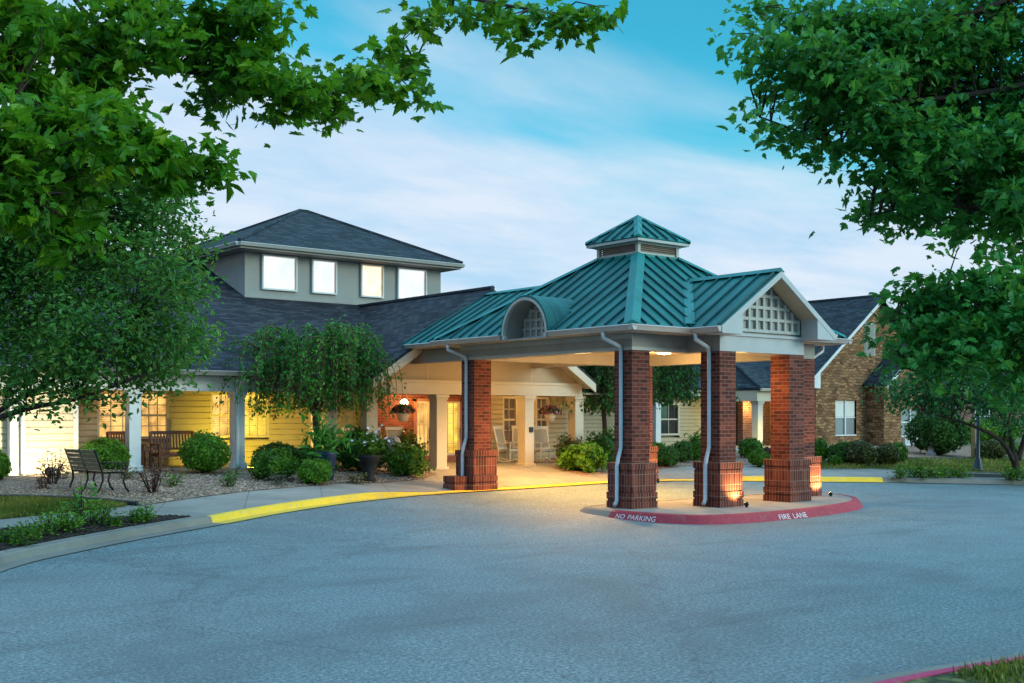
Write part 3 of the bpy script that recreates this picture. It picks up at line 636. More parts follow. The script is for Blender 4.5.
for x in (-9.36, -6.54, -3.73, -.92): column(B, x, 11.0, PZ, 2.62, .30, 'pale_blue_trim')
gutter_run(B, (-16, 10.36, 3.14), (-.62, 10.36, 3.14), 'taupe_trim'); 
for x in (-9.25, -3.82): downspout(B, [(x-.04, 10.3, 3.05), (x-.02, 10.4, 2.92), (x, 10.78, 2.7), (x, 10.79, 2.5), (x, 10.79, .75), (x, 10.70, .63)], .05, mat='pale_blue_trim')
# main roof, ridge along x at y = 20
RX0, RX1, RE, RR, EZ, RZ = -24, 7.3, 10.34, 20.0, 3.10, 7.2
slab_roof('roof', B, 'shingles', [[(RX0, RE, EZ), (-.4, RE, EZ), (RX1+3, RE, EZ), (RX1+.9, RR, RZ), (RX0, RR, RZ)],
    [(RX0, 30, EZ), (RX1+3, 30, EZ), (RX1+.9, RR, RZ), (RX0, RR, RZ)][::-1], [(RX1+3, RE, EZ), (RX1+3, 30, EZ), (RX1+.9, RR, RZ)]])
MB().tube([(RX0, RR, RZ+.02), (RX1+.9, RR, RZ+.02)], .09, 6).build('ridge_cap', 'shingles', B)
MB().box(1.3, 9.8, 14.2, 29, .3, 3.0).build('wall_core', 'panel_tan', B)
# clerestory tower
tx0, tx1, ty0, ty1, tz0, tz1 = -.72, 6.98, 16.7, 24.4, 4.6, 7.42
tw = MB().box(tx0, tx1, ty0, ty1, tz0, tz1).build('tower_wall', 'stucco', B)
m = MB(); m.box(tx0-.01, tx1+.01, ty0-.025, ty0-.0, 7.28, 7.40); m.box(tx0-.02, tx1+.02, ty0-.03, ty0, 5.66, 5.84); m.build('flashing', 'taupe_trim', tw)
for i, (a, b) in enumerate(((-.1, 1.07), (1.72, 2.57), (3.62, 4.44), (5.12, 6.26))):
    window(B, a, b, 6.12, 7.17, ty0-.065, 'tower_pane_warm' if i == 2 else 'sky_sheen_pane', 1, 1, 'white_trim', .05, False, .03, 'tower_window')
ov = .95; ax, ay, az = 3.45, 20.4, 9.50; e = 7.47
ex0, ex1, ey0, ey1 = tx0-.55, tx1+.42, ty0-.75, ty1+.9
c4 = [(ex0, ey0, e), (ex1, ey0, e), (ex1, ey1, e), (ex0, ey1, e)]; ap1, ap2 = (ax-.2, ay, az), (ax+.2, ay, az)
tr = slab_roof('tower_roof', B, 'blue_shingles', [[c4[0], c4[1], ap2, ap1], [c4[1], c4[2], ap2], [c4[2], c4[3], ap1, ap2], [c4[3], c4[0], ap1]], .08)
m = MB(); m.tube([c4[0], ap1], .075, 6); m.tube([c4[1], ap2], .075, 6); m.tube([c4[3], ap1], .075, 6); m.tube([ap1, ap2], .085, 6); m.build('hip_cap', 'blue_shingles', tr)
m = MB(); m.box(ex0+.04, ex1-.04, ey0+.04, ey1-.04, e-.22, e-.15); m.build('tower_soffit', 'taupe_trim', B)
for a, b in ((c4[0], c4[1]), (c4[3], c4[0]), (c4[1], c4[2]), (c4[2], c4[3])): gutter_run(B, Vector(a)+Vector((0, 0, -.04)), Vector(b)+Vector((0, 0, -.04)), 'grey_trim', .12)

# entry gable: porch with square columns, brick and door wall behind
gx, gy, gh = 3.48, 9.75, 4.12; gez, gaz = 3.08, 5.72; gsl = (gaz-gez)/gh
gyf = 9.2
slab_roof('gable_roof', B, 'shingles', [[(gx-gh, gyf, gez), (gx, gyf, gaz), (gx, 17.2, gaz), (gx-gh, 17.2, gez)], [(gx, gyf, gaz), (gx+gh, gyf, gez), (gx+gh, 17.2, gez), (gx, 17.2, gaz)]], .09)
MB().tube([(gx, gyf-.01, gaz+.01), (gx, 16.75, gaz+.01)], .075, 6).build('ridge_cap', 'shingles', B)
for s in (-1, 1):
    m = MB(); m.prism([(gx, gyf-.03, gaz-.10), (gx+s*gh, gyf-.03, gez-.10), (gx+s*gh, gyf-.03, gez-.36), (gx, gyf-.03, gaz-.38)], (0, .05, 0))
    m.prism([(gx, gyf+.02, gaz-.20), (gx+s*gh, gyf+.02, gez-.20), (gx+s*gh, gyf+.02, gez-.24), (gx, gyf+.02, gaz-.24)], (0, .55, 0)); m.build('rake_board', 'cream_trim', B)
m = MB(); m.prism([(gx-3.95, gy, 2.98), (gx+3.95, gy, 2.98), (gx+3.95, gy, gez+.0), (gx, gy, gaz-.22), (gx-3.95, gy, gez+.0)], (0, .14, 0)); gw = m.build('gable_wall', 'panel_tan', B)
for x in (-.4, 1.54, 3.48, 5.42, 7.36): MB().box(x-.012, x+.012, gy-.008, gy, 2.99, gaz-.3-abs(x-gx)*gsl).build('panel_joint', 'cream_trim', gw)
m = MB(); m.box(gx-3.98, gx+3.98, gy-.08, gy+.22, 2.60, 2.97); m.box(gx-4.02, gx+4.02, gy-.12, gy+.2, 2.93, 3.0); m.box(gx-4.0, gx+4.0, gy-.10, gy+.2, 2.60, 2.66); m.build('beam', 'cream_trim', B)
for x in (-.33, 2.03, 5.33, 7.40):
    cl = column(B, x, 9.9, .36, 2.60, .36, 'cream_trim')
    if x == 5.33: MB().box(x-.02, x+.12, 9.68, 9.72, 1.48, 1.64).build('speaker_box', 'black_iron', cl)
MB().box(-.5, 9.9, gy+.1, 12.58, 2.66, 2.72).build('porch_ceiling', 'soffit', B)
EW = 12.6; m = MB()
for a, b, c, d in ((1.3, 2.98, .3, 2.7), (2.98, 4.95, 2.52, 2.7), (4.95, 5.12, .3, 2.7)): m.box(a, b, EW, EW+.3, c, d)
m.build('brick_wall', 'red_brick', B)
MB().box(1.3, 1.6, EW-.0+.3, 13.2, .3, 2.7).build('brick_wall', 'red_brick', B)
wr = [(6.62, 7.12, 1.15, 2.56), (8.06, 8.52, 1.15, 2.56), (9.45, 9.72, 1.15, 2.56)]
siding('wall', B, 'siding', 5.12, 9.9, .45, 2.72, [(a-.07, b+.07, c-.07, d+.07) for a, b, c, d in wr], 'y', EW)
siding('wall', B, 'siding', EW, 17.0, .4, 2.9, [], 'x', 9.9, 1); MB().box(5.2, 9.85, 12.85, 14.2, .3, 2.9).build('wall_core', 'panel_tan', B)
for a, b, c, d in wr: window(B, a, b, c, d, EW, 'dim_pane', 2, 4, 'cream_trim')
# entrance doors
m = MB()
for a, b in ((2.98, 3.10), (3.60, 3.74), (4.04, 4.12), (4.80, 4.95)): m.box(a, b, EW-.04, EW+.12, .42, 2.52)
m.box(2.98, 4.95, EW-.04, EW+.12, 2.44, 2.53); m.box(3.10, 3.60, EW-.02, EW+.1, .42, .72); m.box(4.12, 4.80, EW-.02, EW+.1, .42, .72); m.box(3.74, 4.04, EW-.02, EW+.1, .42, 2.44)
df = m.build('door_frame', 'wood_door', B)
for a, b, pn in ((3.10, 3.60, 'amber_pane'), (4.12, 4.80, 'yellow_pane')):
    m = MB(); m.box(a, a+.05, EW-.01, EW+.07, .72, 2.44); m.box(b-.05, b, EW-.01, EW+.07, .72, 2.44); m.box(a+.05, b-.05, EW-.01, EW+.07, 2.38, 2.44); m.box(a+.05, b-.05, EW-.01, EW+.07, .72, .79)
    for k in range(1, 3): xx = a+(b-a)*k/3; m.box(xx-.010, xx+.010, EW+.02, EW+.05, .79, 2.38)
    for k in range(1, 5): zz = .79+1.59*k/5; m.box(a+.05, b-.05, EW+.024, EW+.046, zz-.010, zz+.010)
    dr = m.build('door', 'cream_trim', B); MB().poly([(a, EW+.055, .72), (b, EW+.055, .72), (b, EW+.055, 2.44), (a, EW+.055, 2.44)]).build('pane', pn, dr)
    MB().tube([(b-.03, EW-.06, 1.25), (b-.03, EW-.06, 1.6)], .014, 6).build('handle', 'black_iron', dr)
# wall lantern beside the door
ln = MB().box(2.50, 2.56, EW-.12, EW, 2.36, 2.42).add([], []); ln.lathe([(.02, 0), (.08, .03), (.09, .20), (.03, .27)], (2.53, EW-.16, 2.12), 8); lo = ln.build('wall_lantern', 'black_iron', B)
MB().sphere((2.53, EW-.18, 2.34), (.13, .13, .16)).build('glass_globe', 'lamp_glow', lo)
lamp('lantern_light', (2.53, EW-.42, 2.34), 42, (1, .55, .16), .08, parent=B)
for x in (3.9, 7.4): lamp('porch_light', (x, 11.3, 2.55), 45, (1, .55, .14), .12, parent=B)
for x in (-6.2, -2.4): lamp('porch_light', (x, 12.3, 2.5), 7, (1, .56, .16), .12, parent=B)

# side wing behind the entry, running to the stone gable
wing = thing('side_wing', 'low cream siding wing with dark hipped roof and white corner column, seen through the canopy', 'building', (20, 17, .5)); Wg = wing
ww = [(18.75, 19.85, 1.22, 2.45)]
siding('wall', Wg, 'siding', 9.9, 26, .4, 3.0, [(a-.08, b+.08, c-.08, d+.08) for a, b, c, d in ww], 'y', 17)
window(Wg, *ww[0], 17, 'glass_dark', 2, 2, 'cream_trim', .08); window(Wg, 23.35, 23.75, 1.9, 2.6, 16.97, 'glass_dark', 1, 1, 'cream_trim', .06)
MB().box(9.95, 26, 17.2, 27, .3, 3.0).build('wall_core', 'panel_tan', Wg)
slab_roof('roof', Wg, 'blue_shingles', [[(10, 16.3, 3.2), (27, 16.3, 3.2), (27, 22, 6.0), (13, 22, 6.0)], [(10, 28, 3.2), (13, 22, 6.0), (27, 22, 6.0), (27, 28, 3.2)]], .1)
slab_roof('porch_roof', Wg, 'blue_shingles', [[(21.9, 14.2, 3.2), (27, 14.2, 3.2), (27, 19.5, 5.6), (24.6, 19.5, 5.6)], [(21.9, 14.2, 3.2), (24.6, 19.5, 5.6), (21.9, 19.5, 3.25)]], .1)
MB().tube([(21.9, 14.2, 3.23), (24.6, 19.5, 5.63)], .07, 6).build('hip_cap', 'blue_shingles', Wg)
m = MB(); m.box(21.95, 27, 14.35, 14.65, 2.62, 3.08); m.box(10, 21.9, 16.35, 16.6, 2.85, 3.1); m.box(21.95, 22.25, 14.65, 17, 2.62, 3.08); m.build('beam', 'cream_trim', Wg)
column(Wg, 22.27, 14.6, .5, 2.62, .34, 'grey_trim'); MB().box(22.3, 27, 14.7, 16.9, 2.66, 2.72).build('porch_ceiling', 'soffit', Wg)
column(Wg, 16.6, 15.2, .5, 2.85, .30, 'white_trim'); MB().box(16.4, 18.4, 15.0, 17, 2.85, 3.1).build('beam', 'cream_trim', Wg)
MB().box(23.0, 26.5, 16.0, 16.3, .4, 2.7).build('brick_wall', 'far_brick', Wg)
gutter_run(Wg, (21.9, 14.16, 3.16), (27, 14.16, 3.16), 'cream_trim', .12); lamp('porch_light', (23.2, 15.6, 2.4), 60, (1, .68, .2), .1, parent=Wg)

# stone-fronted gable at the right
stone = thing('stone_building', 'brown stone fronted gable building with steep slate blue roof and white framed window', 'building', (29.5, 13.5, .5)); Sx = stone
sx, sy, sh, se, sa = 29.6, 13.5, 5.5, 3.60, 7.55
def stone_front(name, parent, x0, x1, z0, roofz, y, hole, th=.3):
    m = MB(); a, b, c, d = hole
    m.box(x0, a, y, y+th, z0, min(roofz(x0), roofz(a))-.12); m.box(b, x1, y, y+th, z0, min(roofz(b), roofz(x1))-.12); m.box(a, b, y, y+th, z0, c); return m
rz = lambda x: sa-(sa-se)/sh*abs(x-sx)
m = MB(); a, b, c, d = 26.35, 27.95, 1.14, 2.68
m.box(24.9, a, sy, sy+.3, .3, se-.1); m.box(b, 34.5, sy, sy+.3, .3, se-.1); m.box(a, b, sy, sy+.3, .3, c); m.box(a, b, sy, sy+.3, d, se-.1)
m.prism([(24.9, sy, se-.1), (34.5, sy, se-.1), (34.5, sy, rz(34.5)-.12), (sx, sy, sa-.12), (24.9, sy, rz(24.9)-.12)], (0, .3, 0))
m.box(24.9, 25.2, sy+.3, 26, .3, se-.1); m.build('stone_wall', 'stone', Sx)
slab_roof('roof', Sx, 'blue_shingles', [[(sx-sh, sy-.35, se), (sx, sy-.35, sa), (sx, 29, sa), (sx-sh, 29, se)], [(sx, sy-.35, sa), (sx+sh, sy-.35, se), (sx+sh, 29, se), (sx, 29, sa)]], .09)
MB().tube([(sx, sy-.36, sa+.01), (sx, 29, sa+.01)], .08, 6).build('ridge_cap', 'blue_shingles', Sx)
for s in (-1, 1):
    m = MB(); m.prism([(sx, sy-.38, sa-.06), (sx+s*sh, sy-.38, se-.06), (sx+s*sh, sy-.38, se-.22), (sx, sy-.38, sa-.22)], (0, .05, 0))
    m.prism([(sx+s*sh, sy-.385, se-.06), (sx+s*(sh-.62), sy-.385, se+.25), (sx+s*(sh-.62), sy-.385, se-.42), (sx+s*sh, sy-.385, se-.40)], (0, .4, 0)); m.build('rake_board', 'white_trim', Sx)
w1 = window(Sx, 26.35, 27.95, 1.14, 2.68, sy+.05, 'screen_grey', 1, 1, 'white_trim', .06)
m = MB(); m.box(27.11, 27.19, sy+.03, sy+.1, 1.14, 2.68); m.build('mullion', 'white_trim', w1); MB().box(26.36, 27.94, sy+.085, sy+.092, 1.95, 2.67).build('blind', 'blind', w1)
m = MB(); m.box(28.55, 29.4, sy-.03, sy, 4.75, 6.25)
for k in range(24): m.bar((28.6, sy-.05, 4.81+k*.06), (29.35, sy-.05, 4.81+k*.06), .05, .015, (0, -.6, 1))
m.build('louver_vent', 'grey_trim', Sx)
# lower bump-out in front
by0 = 12.6; m = MB(); m.box(28.75, 30.15, by0, sy, .3, 3.4); m.box(31.75, 34.4, by0, sy, .3, 3.4); m.box(30.15, 31.75, by0, sy, .3, 1.06); m.box(30.15, 31.75, by0, sy, 2.3, 3.4)
m.prism([(28.75, by0, 3.4), (34.4, by0, 3.4), (31.55, by0, 5.45)], (0, .4, 0)); m.build('stone_wall', 'stone', Sx)
lr = lambda s: [(31.55, by0-.4, 5.72), (31.55+s*3.15, by0-.4, 3.42), (31.55+s*3.15, sy+.1, 3.42), (31.55, sy+.1, 5.72)]
slab_roof('lower_roof', Sx, 'shingles', [lr(-1), lr(1)], .09)
for s in (-1, 1): MB().prism([(31.55, by0-.43, 5.67), (31.55+s*3.15, by0-.43, 3.37), (31.55+s*3.15, by0-.43, 3.2), (31.55, by0-.43, 5.5)], (0, .05, 0)).build('rake_board', 'white_trim', Sx)
w2 = window(Sx, 30.15, 31.75, 1.06, 2.3, by0+.05, 'screen_grey', 1, 1, 'white_trim', .06); MB().box(30.91, 30.99, by0+.03, by0+.1, 1.06, 2.3).build('mullion', 'white_trim', w2)
m = MB(); m.box(30.3, 31.5, by0-.12, by0, .48, .98)
for k in range(9): m.box(30.34, 31.46, by0-.14, by0-.12, .52+k*.05, .545+k*.05)
m.build('air_conditioner_grille', 'white_metal', Sx)

# far brick building on the right
fb = thing('brick_building', 'far red brick building with blue tinted windows glimpsed under the right tree', 'building', (48, 24, .6))
m = MB(); m.box(38, 66, 22, 34, .4, 3.5); m.build('brick_wall', 'far_brick', fb)
slab_roof('roof', fb, 'blue_shingles', [[(37, 21.3, 3.5), (67, 21.3, 3.5), (67, 28, 6.4), (37, 28, 6.4)], [(37, 34.7, 3.5), (37, 28, 6.4), (67, 28, 6.4), (67, 34.7, 3.5)]], .1)
for x in (41.0, 45.2, 49.4, 53.6): window(fb, x, x+1.7, 1.2, 2.7, 21.95, 'blue_pane', 2, 1, 'white_trim', .07)
# ------------------------------------------------------------------ entrance canopy
cano = thing('entrance_canopy', 'drive-through entrance canopy with teal standing seam roof, louvred cupola and red brick piers', 'canopy', (3.3, 3, 0)); K = cano
SP, SS, HP, HB = .778, .535, .975, 3.39
EZc, e0, eX, eY = 3.90, -.40, 7.03, 6.66
def seam_roof(name, parent, polys, thick=.05, spacing=.40, mat='teal_metal', rib_shade='shaded_teal', rib=(.035, .05)):
    """standing seam panels: the sheet plus raised ribs running straight up the slope"""
    m = MB(); rb = MB()
    for P in polys:
        P = [Vector(p) for p in P]; n = (P[1]-P[0]).cross(P[2]-P[0]).normalized()
        if n.z < 0: n = -n; P = P[::-1]
        m.prism([tuple(p) for p in P], -n*thick)
        t = Vector((0, 0, 1)).cross(n).normalized(); b = n.cross(t); o = n*P[0].dot(n)
        Q = [(p.dot(t), p.dot(b)) for p in P]; t0, t1 = min(q[0] for q in Q), max(q[0] for q in Q)
        k = math.floor(t0/spacing)+1
        while k*spacing < t1-.03:
            x = k*spacing; ys_ = []
            for i in range(len(Q)):
                (xa, ya), (xb, yb) = Q[i], Q[(i+1) % len(Q)]
                if (xa-x)*(xb-x) < 0: ys_.append(ya+(yb-ya)*(x-xa)/(xb-xa))
            if len(ys_) >= 2 and max(ys_)-min(ys_) > .08:
                A = o+t*x+b*min(ys_)+n*rib[1]/2; Bv = o+t*x+b*max(ys_)+n*rib[1]/2
                rb.bar(A, Bv, rib[0], rib[1], n)
            k += 1
    nf = len(m.f); m.add(rb.v, rb.f); ob = m.build(name, mat, parent); ob.data.materials.append(MATS[rib_shade])
    for q in ob.data.polygons[nf:]: q.material_index = 1  # ribs coloured darker than the panels, painting in their shaded sides
    return ob
cxm, cym, ch, cz0 = 3.31, 3.10, .71, 5.88
base = [(e0, e0, EZc), (eX, e0, EZc), (eX, eY, EZc), (e0, eY, EZc)]; top = [(cxm-ch, cym-ch, cz0), (cxm+ch, cym-ch, cz0), (cxm+ch, cym+ch, cz0), (cxm-ch, cym+ch, cz0)]
DY, DR = 3.03, .80
xs_ = .30; fr = (xs_-e0)/(top[0][0]-e0); zs_ = EZc+fr*(cz0-EZc); hf = e0+fr*(top[0][1]-e0); hbk = eY+fr*(top[3][1]-eY)      # the left slope is open under the round dormer
left = [[(xs_, hbk, zs_), (xs_, hf, zs_), top[0], top[3]], [(e0, DY-DR, EZc), (e0, e0, EZc), (xs_, hf, zs_), (xs_, DY-DR, zs_)], [(e0, eY, EZc), (e0, DY+DR, EZc), (xs_, DY+DR, zs_), (xs_, hbk, zs_)]]
rf = seam_roof('roof', K, [[base[i], base[(i+1) % 4], top[(i+1) % 4], top[i]] for i in range(3)]+left)
for i in range(4):
    a, b = Vector(base[i]), Vector(top[i]); o_ = Vector((a.x-cxm, a.y-cym, 0)).normalized(); sidev = Vector((-o_.y, o_.x, 0)); d = (b-a).normalized()
    m = MB(); A0 = a+Vector((0, 0, .045)); B0 = b+Vector((0, 0, .045)); m.prism([A0-sidev*.17-Vector((0, 0, .05)), A0+Vector((0, 0, .035)), A0+sidev*.17-Vector((0, 0, .05))], B0-A0); m.build('hip_cap', 'teal_trim', rf)
# front wing towards the road
WX, WH, WZ, WY = 3.34, 1.97, 5.20, -1.30
wl = lambda s: [(WX+s*WH, WY, EZc), (WX+s*WH, e0, EZc), (WX, 1.46, WZ), (WX, WY, WZ)]
wr_ = seam_roof('wing_roof', K, [wl(-1), wl(1)])
m = MB(); m.prism([(WX-.14, WY, WZ-.03), (WX, WY, WZ+.065), (WX+.14, WY, WZ-.03)], (0, 1.46-WY, 0)); m.build('ridge_cap', 'teal_trim', wr_)
for s in (-1, 1):
    m = MB(); a = Vector((WX+s*WH, e0, EZc+.075)); b = Vector((WX, 1.46, WZ+.06)); m.bar(a, b, .22, .02); m.build('valley_flashing', 'teal_trim', wr_)
    m = MB(); m.prism([(WX, WY-.02, WZ-.02), (WX+s*(WH+.02), WY-.02, EZc-.02), (WX+s*(WH+.02), WY-.02, EZc-.16), (WX, WY-.02, WZ-.16)], (0, .05, 0)); m.build('rake_board', 'canopy_trim', K)
    m = MB(); m.prism([(WX, WY+.03, WZ-.10), (WX+s*WH, WY+.03, EZc-.10), (WX+s*WH, WY+.03, EZc-.13), (WX, WY+.03, WZ-.13)], (0, .47, 0)); m.build('rake_soffit', 'soffit', K)
    xi = WX+s*1.32; zi = EZc-.1+(WH-1.32)*(WZ-EZc)/WH
    m = MB(); m.prism([(WX+s*WH, WY-.012, EZc-.17), (WX+s*WH, WY-.012, EZc-.10), (xi, WY-.012, zi), (xi, WY-.012, EZc-.17)], (0, .46, 0)); m.build('eave_return', 'canopy_trim', K)
gyp = -.84
m = MB(); m.prism([(WX-1.34, gyp+.06, 3.80), (WX+1.34, gyp+.06, 3.80), (WX+1.34, gyp+.06, 4.2), (WX, gyp+.06, 5.06), (WX-1.34, gyp+.06, 4.2)], (0, .1, 0)); gp = m.build('gable_panel', 'lattice_back', K)
m = MB(); zt = lambda x: min(WZ-.16-abs(x-WX)*(WZ-EZc)/WH, 9)
for i in range(-5, 6):
    x = WX+i*.253; m.box(x-.035, x+.035, gyp, gyp+.058, 3.86, max(3.9, zt(x)-.02))
for j in range(5):
    z = 3.88+j*.262; hw = min(1.3, (WZ-.2-z)*WH/(WZ-EZc))
    if hw > .1: m.box(WX-hw, WX+hw, gyp+.004, gyp+.054, z-.035, z+.035)
m.build('lattice', 'grey_trim', gp)
# beams
bw = .34
m = MB(); f0, f1, r0, r1 = .12, 6.51, .12, 6.21
m.box(f0, f0+bw, f0, r1, HB, 3.74); m.box(f0+bw, WX-1.48+bw, f0, f0+bw, HB, 3.74); m.box(WX+1.48-bw, f1-bw, f0, f0+bw, HB, 3.74); m.box(f1-bw, f1, f0, r1, HB, 3.74); m.box(f0+bw, f1-bw, r1-bw, r1, HB, 3.74)
m.box(WX-1.48, WX-1.48+bw, -.81, f0, HB, 3.74); m.box(WX+1.48-bw, WX+1.48, -.81, f0, HB, 3.74); m.build('beam', 'taupe_trim', K)
m = MB(); m.box(WX-1.48+.003, WX+1.48-.003, -.815, -.48, HB+.003, 3.735); m.box(WX-1.52, WX+1.52, -.86, -.5, 3.737, 3.80); m.build('front_beam', 'canopy_trim', K)
m = MB(); m.box(f0-.02, f0, f0-.02, r1, HB, HB+.07); m.box(f0, WX-1.5, f0-.02, f0, HB, HB+.07); m.box(f0-.025, f0, f0-.025, r1, 3.64, 3.74); m.build('beam_moulding', 'grey_trim', K)
MB().box(f0+.01, f1-.01, f0+.01, r1-.01, 3.66, 3.70).build('ceiling', 'soffit', K); MB().box(WX-1.46, WX+1.46, -.5, f0+.3, 3.665, 3.705).build('ceiling', 'soffit', K)
m = MB(); m.box(e0+.02, f0, e0+.02, eY-.02, 3.745, 3.775); m.box(f0, f1, e0+.02, f0, 3.745, 3.775); m.box(f1, eX-.02, e0+.02, eY-.02, 3.745, 3.775); m.box(f0, f1, r1, eY-.02, 3.745, 3.775)
m.box(WX-WH+.02, WX-1.48, WY+.05, e0, 3.745, 3.775); m.box(WX+1.48, WX+WH-.02, WY+.05, e0, 3.745, 3.775); m.build('eave_soffit', 'taupe_trim', K)
# gutters round the eaves; the left eave is broken by the round dormer
DY, DR = 3.03, .80
gz = EZc-.02
for a, b in (((e0, eY, gz), (e0, DY+DR+.08, gz)), ((e0, DY-DR-.08, gz), (e0, e0-.13, gz)), ((e0-.13, e0, gz), (WX-WH-.02, e0, gz)), ((WX-WH, e0, gz), (WX-WH, WY, gz)), ((WX+WH, WY, gz), (WX+WH, e0, gz)), ((WX+WH, e0, gz), (eX+.13, e0, gz)), ((eX, e0-.12, gz), (eX, eY, gz)), ((eX, eY, gz), (e0, eY, gz))):
    gutter_run(K, a, b, 'gutter', .125)
# round-headed dormer
m = MB(); N = 20; zc_ = EZc-.04
ring = lambda r, x, k: (x, DY+r*math.cos(math.pi*k/N), zc_+r*1.04*math.sin(math.pi*k/N))
vs = []; fs = []
for k in range(N+1): vs += [ring(DR+.06, e0-.06, k), ring(DR+.06, 1.25, k), ring(DR-.01, 1.25, k), ring(DR-.01, e0-.06, k)]
for k in range(N):
    a = 4*k; fs += [(a, a+4, a+5, a+1), (a+3, a+2, a+6, a+7), (a, a+3, a+7, a+4)]
dm = m.add(vs, fs).build('dormer', 'teal_metal', K)
m = MB(); vs = []; fs = []
for k in range(N+1): vs += [ring(DR+.01, e0-.075, k), ring(DR-.05, e0-.075, k), ring(DR-.05, e0+.02, k), ring(DR+.01, e0+.02, k)]
for k in range(N): a = 4*k; fs += [(a, a+4, a+5, a+1), (a+1, a+5, a+6, a+2), (a+3, a, a+4, a+7), (a+2, a+6, a+7, a+3)]
m.add(vs, fs); m.box(e0-.075, e0+.02, DY-DR+.015, DY-DR+.10, 3.76, zc_); m.box(e0-.075, e0+.02, DY+DR-.10, DY+DR-.015, 3.76, zc_); m.build('arch_trim', 'grey_trim', dm)
m = MB(); vs = []; fs = []
for k in range(N+1): vs += [ring(DR-.03, e0, k), ring(DR-.03, .14, k)]
for k in range(N): a = 2*k; fs += [(a, a+1, a+3, a+2)]
m.add(vs, fs); m.box(e0, .14, DY-DR+.02, DY-DR+.05, 3.76, zc_); m.box(e0, .14, DY+DR-.05, DY+DR-.02, 3.76, zc_); m.build('arch_soffit', 'taupe_trim', dm)
m = MB(); m.prism([ring(DR-.04, .14, k) for k in range(N+1)]+[(.14, DY-DR+.04, 3.72), (.14, DY+DR-.04, 3.72)], (.06, 0, 0)); m.build('back_panel', 'lattice_back', dm)
m = MB()
for i in range(-3, 4):
    y = DY+i*.21; h = zc_+1.04*math.sqrt(max(.01, (DR-.05)**2-(i*.21)**2)); m.box(.09, .14, y-.03, y+.03, 3.76, h)
for j in range(5):
    z = 3.82+j*.205; hw = math.sqrt(max(.01, (DR-.06)**2-max(0, (z-zc_)/1.04)**2)); m.box(.095, .138, DY-hw, DY+hw, z-.03, z+.03)
m.build('lattice', 'grey_trim', dm)
# cupola
m = MB(); m.box(cxm-ch-.03, cxm+ch+.03, cym-ch-.03, cym+ch+.03, cz0-.10, cz0+.04); m.build('cupola_curb', 'teal_trim', K)
ci = ch-.03; cu = MB().box(cxm-ci+.06, cxm+ci-.06, cym-ci+.06, cym+ci-.06, cz0+.03, cz0+.40).build('cupola', 'taupe_trim', K)
m = MB()
for sx_ in (-1, 1):
    for sy_ in (-1, 1): m.box(cxm+sx_*ci-.045, cxm+sx_*ci+.045, cym+sy_*ci-.045, cym+sy_*ci+.045, cz0+.04, cz0+.36)
m.box(cxm-ci, cxm+ci, cym-ci-.01, cym-ci+.05, cz0+.04, cz0+.10); m.box(cxm-ci-.01, cxm-ci+.05, cym-ci+.05, cym+ci-.05, cz0+.04, cz0+.10); m.box(cxm+ci-.05, cxm+ci+.01, cym-ci+.05, cym+ci-.05, cz0+.04, cz0+.10); m.build('cupola_frame', 'grey_trim', cu)
nmat('louvre', (.33, .24, .20), .5, .1, 3); m = MB()
for k in range(5):
    z = cz0+.125+k*.047
    m.bar((cxm-ci+.045, cym-ci+.005, z), (cxm+ci-.045, cym-ci+.005, z), .06, .012, (0, -.7, 1)); m.bar((cxm-ci+.005, cym+ci-.045, z), (cxm-ci+.005, cym-ci+.045, z), .06, .012, (-.7, 0, 1)); m.bar((cxm+ci-.005, cym-ci+.045, z), (cxm+ci-.005, cym+ci-.045, z), .06, .012, (.7, 0, 1))
m.build('louvre', 'louvre', cu)
ce, cz1 = .93, cz0+.41; capex = (cxm, cym, 6.96)
m = MB(); m.box(cxm-ce+.02, cxm+ce-.02, cym-ce+.02, cym+ce-.02, cz1-.09, cz1-.012); m.box(cxm-ci-.08, cxm+ci+.08, cym-ci-.08, cym+ci+.08, cz1-.13, cz1-.09); m.build('cupola_fascia', 'grey_trim', cu)
cq = [(cxm-ce, cym-ce, cz1), (cxm+ce, cym-ce, cz1), (cxm+ce, cym+ce, cz1), (cxm-ce, cym+ce, cz1)]
seam_roof('cupola_roof', K, [[cq[i], cq[(i+1) % 4], capex] for i in range(4)], .04, .34)
m = MB()
for i in range(4):
    a, b = Vector(cq[i]), Vector(capex); o_ = Vector((a.x-cxm, a.y-cym, 0)).normalized(); sidev = Vector((-o_.y, o_.x, 0)); A0 = a+Vector((0, 0, .04)); B0 = b+Vector((0, 0, .04)); m.prism([A0-sidev*.10-Vector((0, 0, .04)), A0+Vector((0, 0, .025)), A0+sidev*.10-Vector((0, 0, .04))], B0-A0)
m.build('cupola_hip_cap', 'teal_trim', cu)
